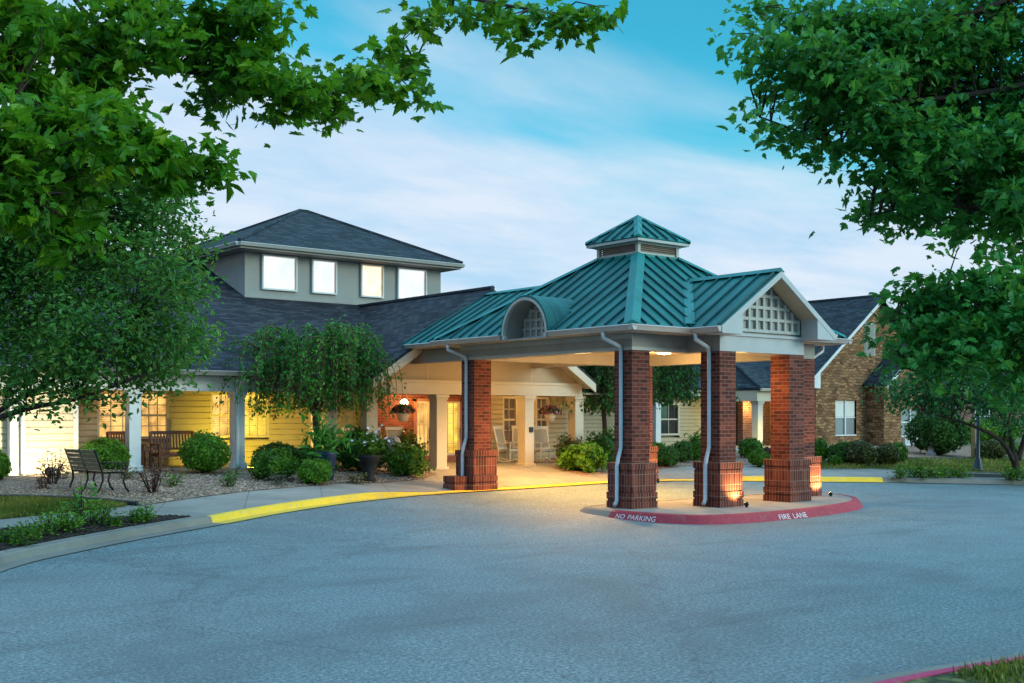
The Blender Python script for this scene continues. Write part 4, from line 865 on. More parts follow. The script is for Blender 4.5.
# link roof back to the entry gable
LX0, LE, LR = .62, 3.97, 5.52
lk = lambda s: [(3.31+s*2.7, 9.15, LE), (3.31+s*2.7, 6.2, LE), (3.31+s*2.5, 6.2, LE+.12), (3.31, 4.1, LR), (3.31, 9.15, LR)]
lk2 = seam_roof('link_roof', K, [[(3.31+s*2.7, 9.7, LE), (3.31+s*2.7, 5.2, LE), (3.31, 5.2, LR), (3.31, 9.7, LR)] for s in (-1, 1)])
m = MB(); m.prism([(3.17, 5, LR-.02), (3.31, 5, LR+.06), (3.45, 5, LR-.02)], (0, 4.2, 0)); m.build('ridge_cap', 'teal_trim', lk2)
gutter_run(K, (.62, 9.4, LE-.01), (.62, 6.6, LE-.01), 'gutter', .12); gutter_run(K, (6.0, 6.6, LE-.01), (6.0, 9.4, LE-.01), 'gutter', .12)
MB().box(.95, 1.25, 6.2, 9.7, 3.45, 3.82).build('link_beam', 'taupe_trim', K); MB().box(5.37, 5.67, 6.2, 9.7, 3.45, 3.82).build('link_beam', 'taupe_trim', K); MB().box(.64, 5.98, 6.22, 9.7, 3.83, 3.86).build('link_ceiling', 'soffit', K)
# six brick piers
def pier(x, y, z0):
    """x, y: near left corner of the plinth"""
    m_ = (SP-SS)/2; m = MB(); m.box(x+m_, x+SP-m_, y+m_, y+SP-m_, z0+HP-.02, HB-.004); sh_ = m.build('brick_pier', 'red_brick', K)
    m = MB()
    for a, b, i in ((-.12, .15, 0), (.15, .19, .022), (.19, .335, 0), (.335, .36, .03), (.36, .80, .018), (.80, .83, .03), (.83, HP, 0)): m.box(x+i, x+SP-i, y+i, y+SP-i, z0+a, z0+b)
    return sh_, m.build('plinth', 'soldier_brick', sh_)
a1, a2 = 1.74, 4.94
pier(0, 0, 0); pier(a1, -.93, 0); pier(a2-SP, -.93, 0); pier(6.63-SP, 0, 0); e_, ep = pier(0, 5.55, .14); pier(6.63-SP, 5.55, .14)
m = MB()
for a, b, i in ((-.1, .15, 0), (.15, .19, .02), (.19, .335, 0)): m.box(-.46+i, .02, 5.72+i, 6.2-i, .14+a, .14+b)
m.build('side_plinth', 'soldier_brick', e_)
# downspouts
def ds(gx_, gy_, px, py, zb, axis='x', plx=None):
    q = 0.07
    downspout(K, [(gx_, gy_, EZc-.15), (gx_, gy_, EZc-.27), (px-.03, py, HB+.08), (px, py, HB-.02), (px, py, HP+.32+zb), (px-q*1.2, py, HP+.10+zb), (plx, py, HP-.06+zb), (plx, py, .16+zb), (plx-.10, py-.03, .07+zb)], .046)
ds(e0-.06, .40, .065, .40, 0, plx=-.055); ds(WX-WH-.05, -.60, a1+.065, -.56, 0, plx=a1-.055); ds(e0-.06, 6.0, .065, 5.93, .14, plx=-.055)
for sx_, x in ((1, 6.62),): downspout(K, [(eX+.05, .3, EZc-.15), (eX+.05, .3, EZc-.28), (6.6, .3, 3.40), (6.57, .3, 3.2), (6.57, .3, .3)], .045)
# lights under the canopy
def ceil_light(x, y, z, pw, nm='ceiling_light'):
    o = MB().lathe([(.0, -.0), (.17, -.02), (.19, 0), (.19, .03)], (x, y, z-.035), 20).build(nm, 'ceiling_glow', K)
    lamp('canopy_glow', (x, y, z-.34), pw*(.05 if y > 5 else .13), (1, .60, .20), .2, parent=K)
    lamp('canopy_light', (x, y, z-.12), pw, (1, .54, .16), .16, R(124) if y > 5 else R(150), (x, y, 0), K); return o
for x, y in ((1.9, 3.6), (4.8, 3.6)): ceil_light(x, y, 3.66, 900)
ceil_light(3.31, 7.6, 3.83, 950); ceil_light(3.34, -.1, 3.66, 150)

# ------------------------------------------------------------------ ground lights, furniture, pots
def floodlight(loc, aim, pw, label, col, spot=R(110), group=None, k=1.0):
    t = thing('floodlight', label, 'floodlight', loc, group)
    x, y, z = loc; m = MB(); m.lathe([(.02, 0), (.05*k, .02*k), (.06*k, .04*k), (.02, .05*k)], (x, y, z), 10); m.build('stake', 'black_iron', t)
    d = (Vector(aim)-Vector(loc)).normalized(); c = Vector(loc)+Vector((0, 0, .13*k))
    m = MB(); m.tube([c-d*.09*k, c-d*.06*k, c+d*.03*k, c+d*.075*k], [.04*k, .085*k, .10*k, .105*k], 14); m.build('lamp_housing', 'black_iron', t)
    m = MB(); m.tube([c+d*.06*k, c+d*.079*k], .09*k, 14); m.build('lens', 'lamp_glow', t)
    lamp('flood_beam', c+d*.12, pw, col, .06, spot, aim, t); return t
floodlight((a1+.52, -1.22, .005), (a1+.46, -.90, .45), 90, 'small uplight shining on the brick plinth by the red kerb under the middle pier', (1, .62, .22), k=.5)
floodlight((6.52, -.34, .005), (6.38, .02, .5), 130, 'small uplight shining on the brick plinth of the rearmost pier at the island end', (1, .62, .24), k=.5)
floodlight((6.25, 5.2, T(5.2)+.01), (6.25, 5.56, .7), 50, 'small uplight beside the far lit brick plinth across the drive', (1, .6, .2), k=.5)
floodlight((-3.30, 10.7, .57), (-2.4, 13, .9), 260, 'round black floodlight at the foot of the porch column by the yellow lit wall', (1, .82, .06), R(140))
floodlight((-8.95, 9.75, .56), (-8.9, 11.1, 1.25), 170, 'black floodlight washing the pale siding bay by the porch, among low shrubs', (1, .80, .40), R(125))
floodlight((21.7, 13.2, .62), (23.2, 17, 1.5), 120, 'floodlight lighting the yellow siding beside the distant white column', (1, .78, .18), R(100))

def bench_proto(wd, label, name, cat, loc, rz):
    """slatted hardwood bench with arms, facing -y"""
    t = thing(name, label, cat, (0, 0, 0)); h = wd/2
    for s in (-1, 1):
        MB().box(s*h-.03, s*h+.03, -.52, -.46, 0, .62).build('leg', 'bench_wood', t); MB().bar((s*h, 0, 0), (s*h, .10, .98), .06, .07, (0, 1, 0)).build('leg', 'bench_wood', t)
        MB().bar((s*h, -.56, .64), (s*h, .06, .64), .085, .035).build('armrest', 'bench_wood', t)
        MB().bar((s*h, -.48, .36), (s*h, .03, .36), .04, .07).build('side_rail', 'bench_wood', t)
    m = MB()
    for k in range(6): m.box(-h+.03, h-.03, -.53+k*.09, -.455+k*.09, .40, .425)
    m.box(-h+.03, h-.03, -.50, -.47, .32, .395); m.build('seat', 'bench_wood', t)
    m = MB(); m.bar((-h, .095, .95), (h, .095, .95), .04, .09); m.bar((-h, .045, .52), (h, .045, .52), .035, .06)
    k = -h+.10
    while k < h-.06: m.bar((k, .045, .54), (k, .092, .92), .045, .018, (0, 1, 0)); k += .085
    m.build('backrest', 'bench_wood', t); t.location = loc; t.rotation_euler = (0, 0, rz); return t
bench_proto(1.15, 'dark brown slatted wooden bench on the porch between the white column and the round shrub', 'garden_bench', 'bench', (-4.95, 12.3, PZ), R(0))
bench_proto(.62, 'dark brown wooden armchair on the porch behind the iron garden bench', 'garden_armchair', 'chair', (-6.35, 12.4, PZ), R(20))
MB_t = thing('side_table', 'low brown wooden side table beside the porch armchair, partly hidden by the white column', 'table', (-5.85, 12.3, PZ))
MB().box(-6.1, -5.62, 12.05, 12.55, PZ+.46, PZ+.50).build('tabletop', 'bench_wood', MB_t)
for x in (-6.06, -5.66):
    for y in (12.1, 12.5): MB().box(x-.025, x+.025, y-.025, y+.025, PZ, PZ+.46).build('leg', 'bench_wood', MB_t)

# iron bench with slatted back on the gravel, seen from behind
ib = thing('iron_bench', 'black iron garden bench with weathered slat back standing on the gravel bed', 'bench', (0, 0, 0))
L = 1.30
for i, y in enumerate((-L/2, 0, L/2)):
    MB().tube([(-.36, y, 0), (-.30, y, .10), (-.24, y, .26), (-.25, y, .42), (-.33, y, .66), (-.43, y, .90)], [.022, .02, .022, .024, .02, .02], 8).build('back_leg', 'black_iron', ib, True)
    MB().tube([(.34, y, 0), (.27, y, .08), (.22, y, .22), (.26, y, .36), (.22, y, .42), (-.24, y, .41)], [.024, .02, .02, .022, .02, .018], 8).build('front_leg', 'black_iron', ib, True)
    if i != 1: MB().tube([(-.30, y, .60), (-.12, y, .63), (.10, y, .62), (.24, y, .60), (.30, y, .54), (.26, y, .47), (.20, y, .50), (.23, y, .56)], .018, 8).build('armrest', 'black_iron', ib, True)
    if i != 1:
        m = MB()
        for k in range(4):
            a = -.18+.12*k; m.tube([(a+.055*math.cos(q*.7), y, .51+.06*math.sin(q*.7)) for q in range(10)], .009, 6)
        m.build('scrollwork', 'black_iron', ib)
m = MB()
for j in range(5): m.box(-.22+j*.10, -.145+j*.10, -L/2, L/2, .425, .447)
m.build('seat', 'old_slat', ib)
for s in (-1, 1):
    m = MB()
    for j in range(5): z = .50+j*.088; x = -.265-(z-.42)*.36; m.bar((x, s*.02, z), (x, s*(L/2-.015), z), .075, .022, (1, 0, .36))
    m.build('backrest', 'old_slat', ib)
ib.location = (-8.72, 7.25, T(7.25)+.145); ib.rotation_euler = (0, 0, R(8))

# rocking chairs on the entry porch
def rocker():
    t = thing('rocking_chair', 'white rocking chair standing alone under the pink hanging basket, right of a square column', 'rocking chair', (0, 0, 0), 'white rocking chairs on the entry porch')
    for s in (-1, 1):
        x = s*.27
        MB().tube([(x, -.46+.92*k/8, .028+.10*((k-4)/4)**2) for k in range(9)], .026, 6).build('runner', 'rocker_white', t)
        MB().tube([(x, -.24, .05), (x, -.25, .62)], .022, 8).build('leg', 'rocker_white', t); MB().tube([(x, .18, .05), (x*.96, .21, .42), (x*.92, .38, 1.12)], .023, 8).build('leg', 'rocker_white', t)
        MB().bar((x*1.04, -.32, .635), (x*.98, .24, .62), .085, .022).build('armrest', 'rocker_white', t)
    m = MB(); m.bar((0, -.27, .415), (0, .21, .37), .52, .035); m.build('seat', 'rocker_mesh', t)
    m = MB(); m.bar((0, .225, .46), (0, .365, 1.05), .46, .02, (0, 1, 0)); m.build('backrest', 'rocker_mesh', t)
    for qa, qb, qh in (((-.29, .385, 1.12), (.29, .385, 1.12), .10), ((-.26, -.26, .40), (.26, -.26, .40), .05), ((-.25, .22, .45), (.25, .22, .45), .05)): MB().bar(qa, qb, .03, qh).build('cross_rail', 'rocker_white', t)
    return t
rk = rocker()
rg = 'white rocking chairs on the entry porch'
spots = [((545, 466), 10.9, R(-14), None), ((508, 463), 11.6, R(20), 'white rocking chair just right of the brick pier, half hidden by it'), ((521, 462), 12.0, R(-35), 'white rocking chair behind the square column, in front of the lit window'),
         ((358, 465), 11.5, R(25), 'white rocking chair at the shrub end of the porch, nearest the weeping tree'), ((382, 465), 11.3, R(10), 'white rocking chair behind the big dark shrub, between two other rockers'), ((400, 464), 11.4, R(-5), 'white rocking chair against the brick wall under the wall lantern')]
for i, (p, y, a, lab) in enumerate(spots):
    X = (p[0]-512)/FPX; c, s = math.cos(YAW), math.sin(YAW); t_ = (y-CAM.y)/(-X*s+c); x = CAM.x+(X*c+s)*t_
    if i == 0: rk.location = (x, y, T(y)+.012); rk.rotation_euler = (0, 0, a)
    else: dup(rk, (x, y, T(y)+.012), a, lab, rg)

# lamp post
lp = G(978, 471); t = thing('lamp_post', 'slim dark blue lamp post standing by the kerb under the right hand tree', 'lamp post', lp)
MB().lathe([(.19, 0), (.19, .05), (.15, .10), (.12, .34), (.09, .40), (.065, .5), (.055, 2.75)], lp, 14).build('post', 'post_blue', t, True)
m = MB().lathe([(.05, 2.75), (.11, 2.79), (.11, 2.83), (.06, 2.85)], lp, 14); m.lathe([(.19, 3.33), (.10, 3.5), (.02, 3.6)], lp, 14); m.build('lantern_frame', 'post_blue', t)
MB().lathe([(.10, 2.85), (.19, 3.33)], lp, 14).build('lantern_glass', 'glass_dark', t)
# timber post, statue
q = G(974.5, 458); t = thing('timber_post', 'plain tan timber post standing beside the conical shrub', 'post', q); MB().cbox(q.x, q.y, q.z, .2, .2, 1.35).cbox(q.x, q.y, q.z+1.35, .26, .26, .05).build('shaft', 'timber', t, bevel=.01)
q = G(931, 455.5); t = thing('garden_statue', 'small grey stone statue on a pedestal against the stone wall', 'statue', q)
MB().lathe([(.19, 0), (.19, .1), (.13, .15), (.12, .42), (.17, .48), (.17, .54)], q, 12).build('pedestal', 'stone_grey', t)
MB().lathe([(.15, .54), (.13, .7), (.15, .95), (.11, 1.12), (.14, 1.28), (.05, 1.38), (.085, 1.47), (.075, 1.57), (.02, 1.63)], q, 12).build('figure', 'statue', t, True)
# ornaments and pots
q = G(393.5, 472); t = thing('stone_ornament', 'rounded grey stone garden ornament between the two leafy shrubs by the entry', 'garden ornament', q)
MB().lathe([(.17, 0), (.19, .08), (.13, .14), (.15, .5), (.21, .62), (.22, .8), (.15, .95), (.04, 1.0)], q, 14).build('body', 'stone_grey', t, True)
# ------------------------------------------------------------------ plants
def ico_core(c, r, n=2, amp=.12):
    bm = bmesh.new(); bmesh.ops.create_icosphere(bm, subdivisions=n, radius=1)
    vs = []
    for v in bm.verts:
        k = 1+random.uniform(-amp, amp); vs.append((c[0]+v.co.x*r[0]*k, c[1]+v.co.y*r[1]*k, c[2]+v.co.z*r[2]*k))
    fs = [tuple(v.index for v in f.verts) for f in bm.faces]; bm.free(); return vs, fs
def shrub(px, py, wpx, hpx, mat, label, leaf=.05, n=None, kind='shrub', squash=1.0, lumpy=.10, base=None, templ='oval', core=.80, name='round_shrub', flat=.12, group=None, shaggy=.07):
    """a clipped shrub whose foot stands at pixel (px, py): leaves all over a lumpy mound, twigs at its foot"""
    b = base if base is not None else G(px, py); d = proj(b)[2]; rx = wpx*d/FPX/2; h = hpx*d/FPX
    b = b+Vector((math.sin(YAW)*rx*.8, math.cos(YAW)*rx*.8, 0)) if base is None else b
    b.z = T(b.y)+off(b.x)+.01
    t = thing(name, label, kind, b, group); rz_ = h*.54; c = np.array([b.x, b.y, b.z+h-rz_])
    n = n or int(min(5200, 900+ 5.0*(rx*rx*4*math.pi)/(leaf*leaf)*.55))
    U = rnd_unit(n*2); U = U[(U[:, 2] > -.75)][:n]; n = len(U)
    ph = rng.random(6)*6.28
    lump = 1+lumpy*(np.sin(U[:, 0]*4+ph[0])*np.sin(U[:, 1]*4.5+ph[1])+.7*np.sin(U[:, 2]*5+U[:, 0]*6+ph[2])+.6*np.sin(U[:, 1]*9+ph[3]))
    rr = lump*(1+rng.normal(0, shaggy, n)-np.abs(rng.normal(0, .06, n)))
    low = np.clip((-U[:, 2]-.15)/.6, 0, 1)
    C = c+U*np.array([rx, rx*squash, rz_])*(rr*(1-.12*low))[:, None]; C[:, 2] = np.maximum(C[:, 2], b.z+.02)
    N = U+rng.normal(0, .55, (n, 3)); Tn = rng.normal(0, .7, (n, 3))+U*.6+np.array([0, 0, .5])
    S = leaf*(.7+.6*rng.random(n)); tone = np.clip(rng.normal(.42, .22, n)+.16*np.sin(U[:, 0]*5+ph[4])*np.sin(U[:, 2]*5+ph[5]), 0, 1)
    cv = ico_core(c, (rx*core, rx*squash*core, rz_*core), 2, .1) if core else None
    leaf_mesh('foliage', C, N, Tn, S, templ, mat, t, tone, .25, cv)
    m = MB()
    for k in range(5): a = k*1.26; m.tube([(b.x+.04*math.cos(a), b.y+.04*math.sin(a), b.z-.03), (b.x+rx*.45*math.cos(a), b.y+rx*.45*math.sin(a), b.z+h*.45)], [.02, .009], 5)
    m.build('stem', 'bark', t); return t

shrub(-4, 481, 20, 28, 'bright_leaf', 'round bright green shrub cut by the photo\'s left border, under the low tree branch', .07)
shrub(98, 474, 47, 34, 'bright_leaf', 'round bright green shrub directly behind the iron garden bench', .07, lumpy=.05)
shrub(200, 475.5, 48, 41, 'bright_leaf', 'large round green shrub between the wooden bench and the downspout column', .07, lumpy=.05)
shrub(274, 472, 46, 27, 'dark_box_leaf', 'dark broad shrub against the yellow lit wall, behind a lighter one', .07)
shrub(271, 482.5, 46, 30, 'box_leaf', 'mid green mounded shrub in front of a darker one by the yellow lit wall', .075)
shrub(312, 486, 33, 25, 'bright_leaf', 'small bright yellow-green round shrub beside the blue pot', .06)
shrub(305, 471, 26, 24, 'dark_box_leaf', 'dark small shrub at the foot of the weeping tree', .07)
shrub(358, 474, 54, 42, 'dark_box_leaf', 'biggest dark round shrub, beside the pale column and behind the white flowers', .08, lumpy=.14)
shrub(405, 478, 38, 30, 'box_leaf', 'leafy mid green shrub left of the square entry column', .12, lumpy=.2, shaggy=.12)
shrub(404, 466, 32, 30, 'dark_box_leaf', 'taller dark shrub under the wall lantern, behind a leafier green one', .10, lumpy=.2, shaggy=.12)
shrub(570, 468, 26, 28, 'olive_leaf', 'olive twiggy shrub at the foot of the last entry column', .09, lumpy=.25, shaggy=.15)
shrub(586, 473, 40, 24, 'bright_leaf', 'low yellow-green leafy plant spilling onto the lit pavement', .16, lumpy=.25, shaggy=.16)
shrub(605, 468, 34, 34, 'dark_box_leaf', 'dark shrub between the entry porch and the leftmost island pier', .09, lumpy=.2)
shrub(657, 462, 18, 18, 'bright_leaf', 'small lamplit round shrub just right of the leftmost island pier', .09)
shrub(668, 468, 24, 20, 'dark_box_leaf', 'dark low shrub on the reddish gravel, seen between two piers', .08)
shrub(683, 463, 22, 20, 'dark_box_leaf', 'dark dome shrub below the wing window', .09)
shrub(697, 461, 18, 24, 'box_leaf', 'loose spiky green shrub left of the middle pier', .14, lumpy=.3, shaggy=.2, templ='lance')
shrub(753, 459, 24, 19, 'box_leaf', 'rounded green shrub under the distant white column', .09)
shrub(761, 468, 20, 17, 'box_leaf', 'small round green shrub in front of a purple one, seen between two piers', .08)
shrub(769, 459, 14, 10, 'barberry_leaf', 'low purple shrub peeking out beside the right hand pier', .08, kind='shrub')
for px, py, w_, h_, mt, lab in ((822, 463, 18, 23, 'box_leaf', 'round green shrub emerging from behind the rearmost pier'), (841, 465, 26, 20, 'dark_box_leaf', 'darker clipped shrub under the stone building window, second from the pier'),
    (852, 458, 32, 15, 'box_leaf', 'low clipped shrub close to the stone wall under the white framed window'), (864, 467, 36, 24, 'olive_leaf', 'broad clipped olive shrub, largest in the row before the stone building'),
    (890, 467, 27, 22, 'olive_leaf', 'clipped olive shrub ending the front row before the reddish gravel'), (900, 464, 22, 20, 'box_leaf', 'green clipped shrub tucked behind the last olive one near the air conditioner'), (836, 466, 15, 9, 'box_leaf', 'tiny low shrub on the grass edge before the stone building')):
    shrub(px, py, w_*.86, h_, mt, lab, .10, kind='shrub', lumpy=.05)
shrub(996, 461, 27, 19, 'olive_leaf', 'oval olive shrub to the right of the lamp post', .11); shrub(984, 460, 13, 14, 'box_leaf', 'small rounded shrub right behind the lamp post', .1); shrub(1013, 455, 16, 12, 'box_leaf', 'far small shrub behind the right tree trunk', .12)
shrub(945, 457, 50, 50, 'dark_box_leaf', 'tall dark conical shrub beside the timber post', .13, lumpy=.12, n=6000, name='conical_shrub', core=.85)
hb = G(985, 448); shrub(985, 448, 90, 22, 'bright_leaf', 'long bright green hedge in front of the far brick building', .2, base=AT(985, 445, 58), squash=.5, name='hedge', kind='hedge', n=5000)

# loose, open plants: stems with leaves
def stem_plant(b, h, spread, ns, mat, label, leaf=.06, per=22, kind='plant', name='leafy_plant', templ='oval', stem='bark', droop=0, group=None):
    t = thing(name, label, kind, b, group); m = MB(); C, N, Tn = [], [], []
    for i in range(ns):
        a = random.random()*6.28; r = spread*math.sqrt(random.random()); hh = h*random.uniform(.6, 1.0)
        p0 = Vector((b.x+.06*math.cos(a), b.y+.06*math.sin(a), b.z-.02)); p2 = Vector((b.x+r*math.cos(a), b.y+r*math.sin(a), b.z+hh*(1-.35*(r/spread)**2)))
        p1 = p0.lerp(p2, .5)+Vector((random.uniform(-.03, .03), random.uniform(-.03, .03), hh*.12)); m.tube([p0, p1, p2], [.012*h+.003, .008*h+.002, .003], 4, False)
        for k in range(per):
            u = .2+.8*k/per; q = (p0.lerp(p1, u*2) if u < .5 else p1.lerp(p2, u*2-1)); o = Vector(rng.normal(0, 1, 3))*leaf*.9
            C.append(q+o); Tn.append(o.normalized()*1.0+Vector((0, 0, .4-droop))); N.append((o.x*.4+rng.normal(0, .4), o.y*.4+rng.normal(0, .4), 1))
    m.build('stem', stem, t); leaf_mesh('foliage', C, N, Tn, leaf*(.6+.8*rng.random(len(C))), templ, mat, t); return t
for px, py, h, sp, ns, mt, lab in ((53, 484, .95, .36, 11, 'barberry_leaf', 'reddish twiggy upright shrub on the gravel in front of the bright siding bay'), (43, 489, .40, .20, 6, 'barberry_leaf', 'small bare reddish shrub left of the iron bench legs'),
        (62, 479, .42, .38, 9, 'sage_leaf', 'greyish brown low shrub against the bright siding bay'), (153, 493, .92, .42, 15, 'barberry_leaf', 'purple-red leafy barberry alone on the gravel right of the iron bench'),
        (173, 487, .45, .28, 10, 'box_leaf', 'small green plant just right of the purple barberry'), (128, 479, .30, .24, 7, 'olive_leaf', 'low green tuft at the foot of the white porch column'),
        (233, 482, .40, .22, 7, 'box_leaf', 'small green plant under the round floodlight column'), (227, 487, .28, .22, 7, 'dark_box_leaf', 'low dark plant on the gravel left of the mounded shrubs'), (280, 486, .34, .36, 8, 'sage_leaf', 'grey-green low plant in front of the mounded shrubs'),
        (357, 484, .36, .30, 8, 'olive_leaf', 'low brownish plant left of the dark flower pot')):
    stem_plant(G(px, py), h, sp, ns, mt, lab, .065, 20, 'plant', 'garden_shrub')
plist = [(20, 546, .34, .20), (32, 541, .40, .24), (47, 537, .50, .26), (60, 532, .55, .28), (72, 533, .40, .22), (88, 526, .50, .26), (101, 524, .48, .26), (112, 527, .26, .16), (147, 521, .36, .26), (136, 523, .26, .18), (5, 543, .22, .14)]
plab = ['low green plant nearest the left border of the mulch bed, close to the kerb', 'yellowish green bedding plant second from the left in the mulch bed', 'bushy bedding plant third along the mulch bed', 'tallest bushy bedding plant beside the grass spikes in the mulch bed', 'low bedding plant at the foot of the grass spikes',
        'bushy green plant just right of the grass spikes in the mulch bed', 'rounded bedding plant beside the little lawn\'s tip', 'small low plant in a gap of the mulch bed, before the last clump', 'spreading green plant at the pointed end of the mulch bed', 'small plant touching the spreading one at the pointed end of the bed', 'tiny dark plant at the sidewalk edge of the mulch bed']
for (px, py, h, sp), lab in zip(plist, plab): stem_plant(G(px, py), h, sp, 13, 'bright_leaf' if h > .35 else 'box_leaf', lab, .055, 22, 'plant', 'bedding_plant', group='bedding plants in the mulch bed')
stem_plant(G(78, 528), 1.0, .12, 9, 'willow_leaf', 'tall thin grassy spikes standing up from the mulch bed', .15, 9, 'plant', 'tall_grass_plant', 'lance')
for i, (px, py) in enumerate(((899, 478), (911, 477.5), (923, 478), (935, 478), (947, 478), (961, 478), (1008, 480), (1020, 480))):
    lab = ['low dark green mound first from the yellow kerb end', 'low green mound second from the yellow kerb end', 'leafy mound third from the yellow kerb end, taller than its neighbours', 'flat green mound fourth from the yellow kerb end', 'small green mound fifth from the yellow kerb end, left of the lamp post', 'round green mound nearest the lamp post foot', 'low mound right of the lamp post by the tree trunk', 'low mound at the photo\'s right border by the kerb'][i]
    stem_plant(G(px, py), .42+.12*(i == 2), .40, 12, 'bright_leaf' if i % 2 else 'box_leaf', lab, .09, 18, 'plant', 'ground_cover_plant', group='low plants along the right kerb')

def pot(q, prof, mat, label, plantmat, hh, sp, leaf, templ='oval', flowers=None, name='potted_plant'):
    t = thing(name, label, 'potted plant', q); MB().lathe(prof, q, 18).build('pot', mat, t, True); zt = prof[-1][1]; b = q+Vector((0, 0, zt-.02))
    m = MB(); C, N, Tn = [], [], []
    for i in range(22):
        a = random.random()*6.28; r = sp*math.sqrt(random.random()); p2 = b+Vector((r*math.cos(a), r*math.sin(a), hh*random.uniform(.4, 1)*(1-.4*(r/sp)**2))); m.tube([b, b.lerp(p2, .5)+Vector((0, 0, hh*.1)), p2], [.008, .006, .003], 4, False)
        for k in range(14):
            u = .25+.75*k/14; o = Vector(rng.normal(0, 1, 3))*leaf*.8; C.append(b.lerp(p2, u)+o); Tn.append(o+Vector((0, 0, leaf*(.8 if templ != 'lance' else 3)))); N.append(rng.normal(0, .6, 3)+np.array([0, 0, .8]))
    m.build('stem', 'bark', t); leaf_mesh('foliage', C, N, Tn, leaf*(.7+.6*rng.random(len(C))), templ, plantmat, t)
    if flowers:
        C = [b+Vector((random.gauss(0, sp*.6), random.gauss(0, sp*.6), hh*random.uniform(.35, 1.05))) for _ in range(flowers)]
        leaf_mesh('blossom', C, rng.normal(0, .5, (flowers, 3))+np.array([-.4, -.6, .6]), rng.normal(0, 1, (flowers, 3)), np.full(flowers, .085), 'maple', 'bloom_white', t)
    return t
pot(G(325.5, 481), [(.17, 0), (.20, .06), (.25, .5), (.29, .66), (.29, .72), (.25, .72), (.24, .68)], 'pot_blue', 'tall glazed blue pot of spiky green leaves by the weeping tree', 'willow_leaf', 1.1, .5, .24, 'lance')
pot(G(369, 482), [(.15, 0), (.20, .05), (.13, .12), (.24, .50), (.30, .62), (.30, .68), (.26, .68)], 'pot_dark', 'dark urn overflowing with white flowers in front of the big dark shrub', 'box_leaf', .75, .48, .11, 'oval', 16)
def basket(px, py, y, mat, label):
    X = (px-512)/FPX; c, s = math.cos(YAW), math.sin(YAW); t_ = (y-CAM.y)/(-X*s+c); q = Vector((CAM.x+(X*c+s)*t_, y, CAM.z+(YH-py)/FPX*t_))
    t = thing('hanging_basket', label, 'hanging basket', q); MB().lathe([(.13, -.30), (.20, -.05), (.21, 0)], q, 16).build('bowl', mat, t, True)
    m = MB()
    for k in range(3): a = k*2.09; m.tube([q+Vector((.2*math.cos(a), .2*math.sin(a), 0)), (q.x, q.y, 2.64)], .006, 4)
    m.build('hanger', 'black_iron', t); n = 420; U = rnd_unit(n); U[:, 2] = np.abs(U[:, 2])*1.0-.25
    C = np.array(q)+U*np.array([.36, .36, .26])*(.55+.5*rng.random(n))[:, None]; leaf_mesh('foliage', C, U+rng.normal(0, .4, (n, 3)), rng.normal(0, 1, (n, 3))-np.array([0, 0, .5]), np.full(n, .085), 'oval', 'dark_box_leaf', t)
    n = 110; U = rnd_unit(n); U[:, 2] = np.abs(U[:, 2])-.2; C = np.array(q)+U*np.array([.38, .38, .30])*(.85+.2*rng.random(n))[:, None]; leaf_mesh('blossom', C, U, rng.normal(0, 1, (n, 3)), np.full(n, .085), 'maple', 'flower_mix', t)
basket(403, 411, 10.4, 'pot_pale', 'hanging basket of flowers glowing in front of the wall lantern'); basket(550, 412, 10.4, 'pot_pale', 'hanging basket of pink flowers above the lone rocking chair')

# ------------------------------------------------------------------ trees
def limb_tube(m, pts, r0, r1, n=7, sub=5):
    P = spline(pts, sub); k = len(P); m.tube(P, [r0+(r1-r0)*(i/(k-1))**.8 for i in range(k)], n)
    return P
def twigs(m, limbs, targets, r=.012, frac=1.0):
    """thin twigs from the nearest limb point to foliage clumps"""
    L = np.array([tuple(p) for P in limbs for p in P])
    for c in targets:
        if random.random() > frac: continue
        d = np.linalg.norm(L-np.array(c), axis=1)+.35*np.maximum(0, L[:, 2]-c[2]); a = Vector(L[int(np.argmin(d))]); b = Vector(c); mid = a.lerp(b, .5)+Vector((random.gauss(0, .05), random.gauss(0, .05), .12*(b-a).length))
        m.tube([a, mid, b], [r*1.6, r, r*.5], 5, False)
def clumps(blobs, per, rc):
    """clump centres spread through ellipsoids (centre, radii, weight)"""
    out = []
    for c, r, k in blobs:
        for _ in range(int(per*k)):
            u = rnd_unit(1)[0]*random.random()**.45; out.append(np.array(c)+u*np.array(r))
    return out
def tree_leaves(name, centres, nper, rc, leaf, templ, mat, parent, droop=.4, up=.8, flat=.6):
    n = len(centres)*nper; cc = np.repeat(np.array(centres), nper, 0); ct = np.repeat(rng.normal(.42, .17, len(centres)), nper)
    O = rng.normal(0, 1, (n, 3))*rc*np.array([1, 1, flat]); C = cc+O
    N = rng.normal(0, .55, (n, 3))+np.array([0, 0, up]); Tn = O/(rc+1e-6)*.6+rng.normal(0, .5, (n, 3))-np.array([0, 0, droop])
    return leaf_mesh(name, C, N, Tn, leaf*(.5+.8*rng.random(n)), templ, mat, parent, np.clip(ct+rng.normal(0, .17, n), 0, 1), .22)

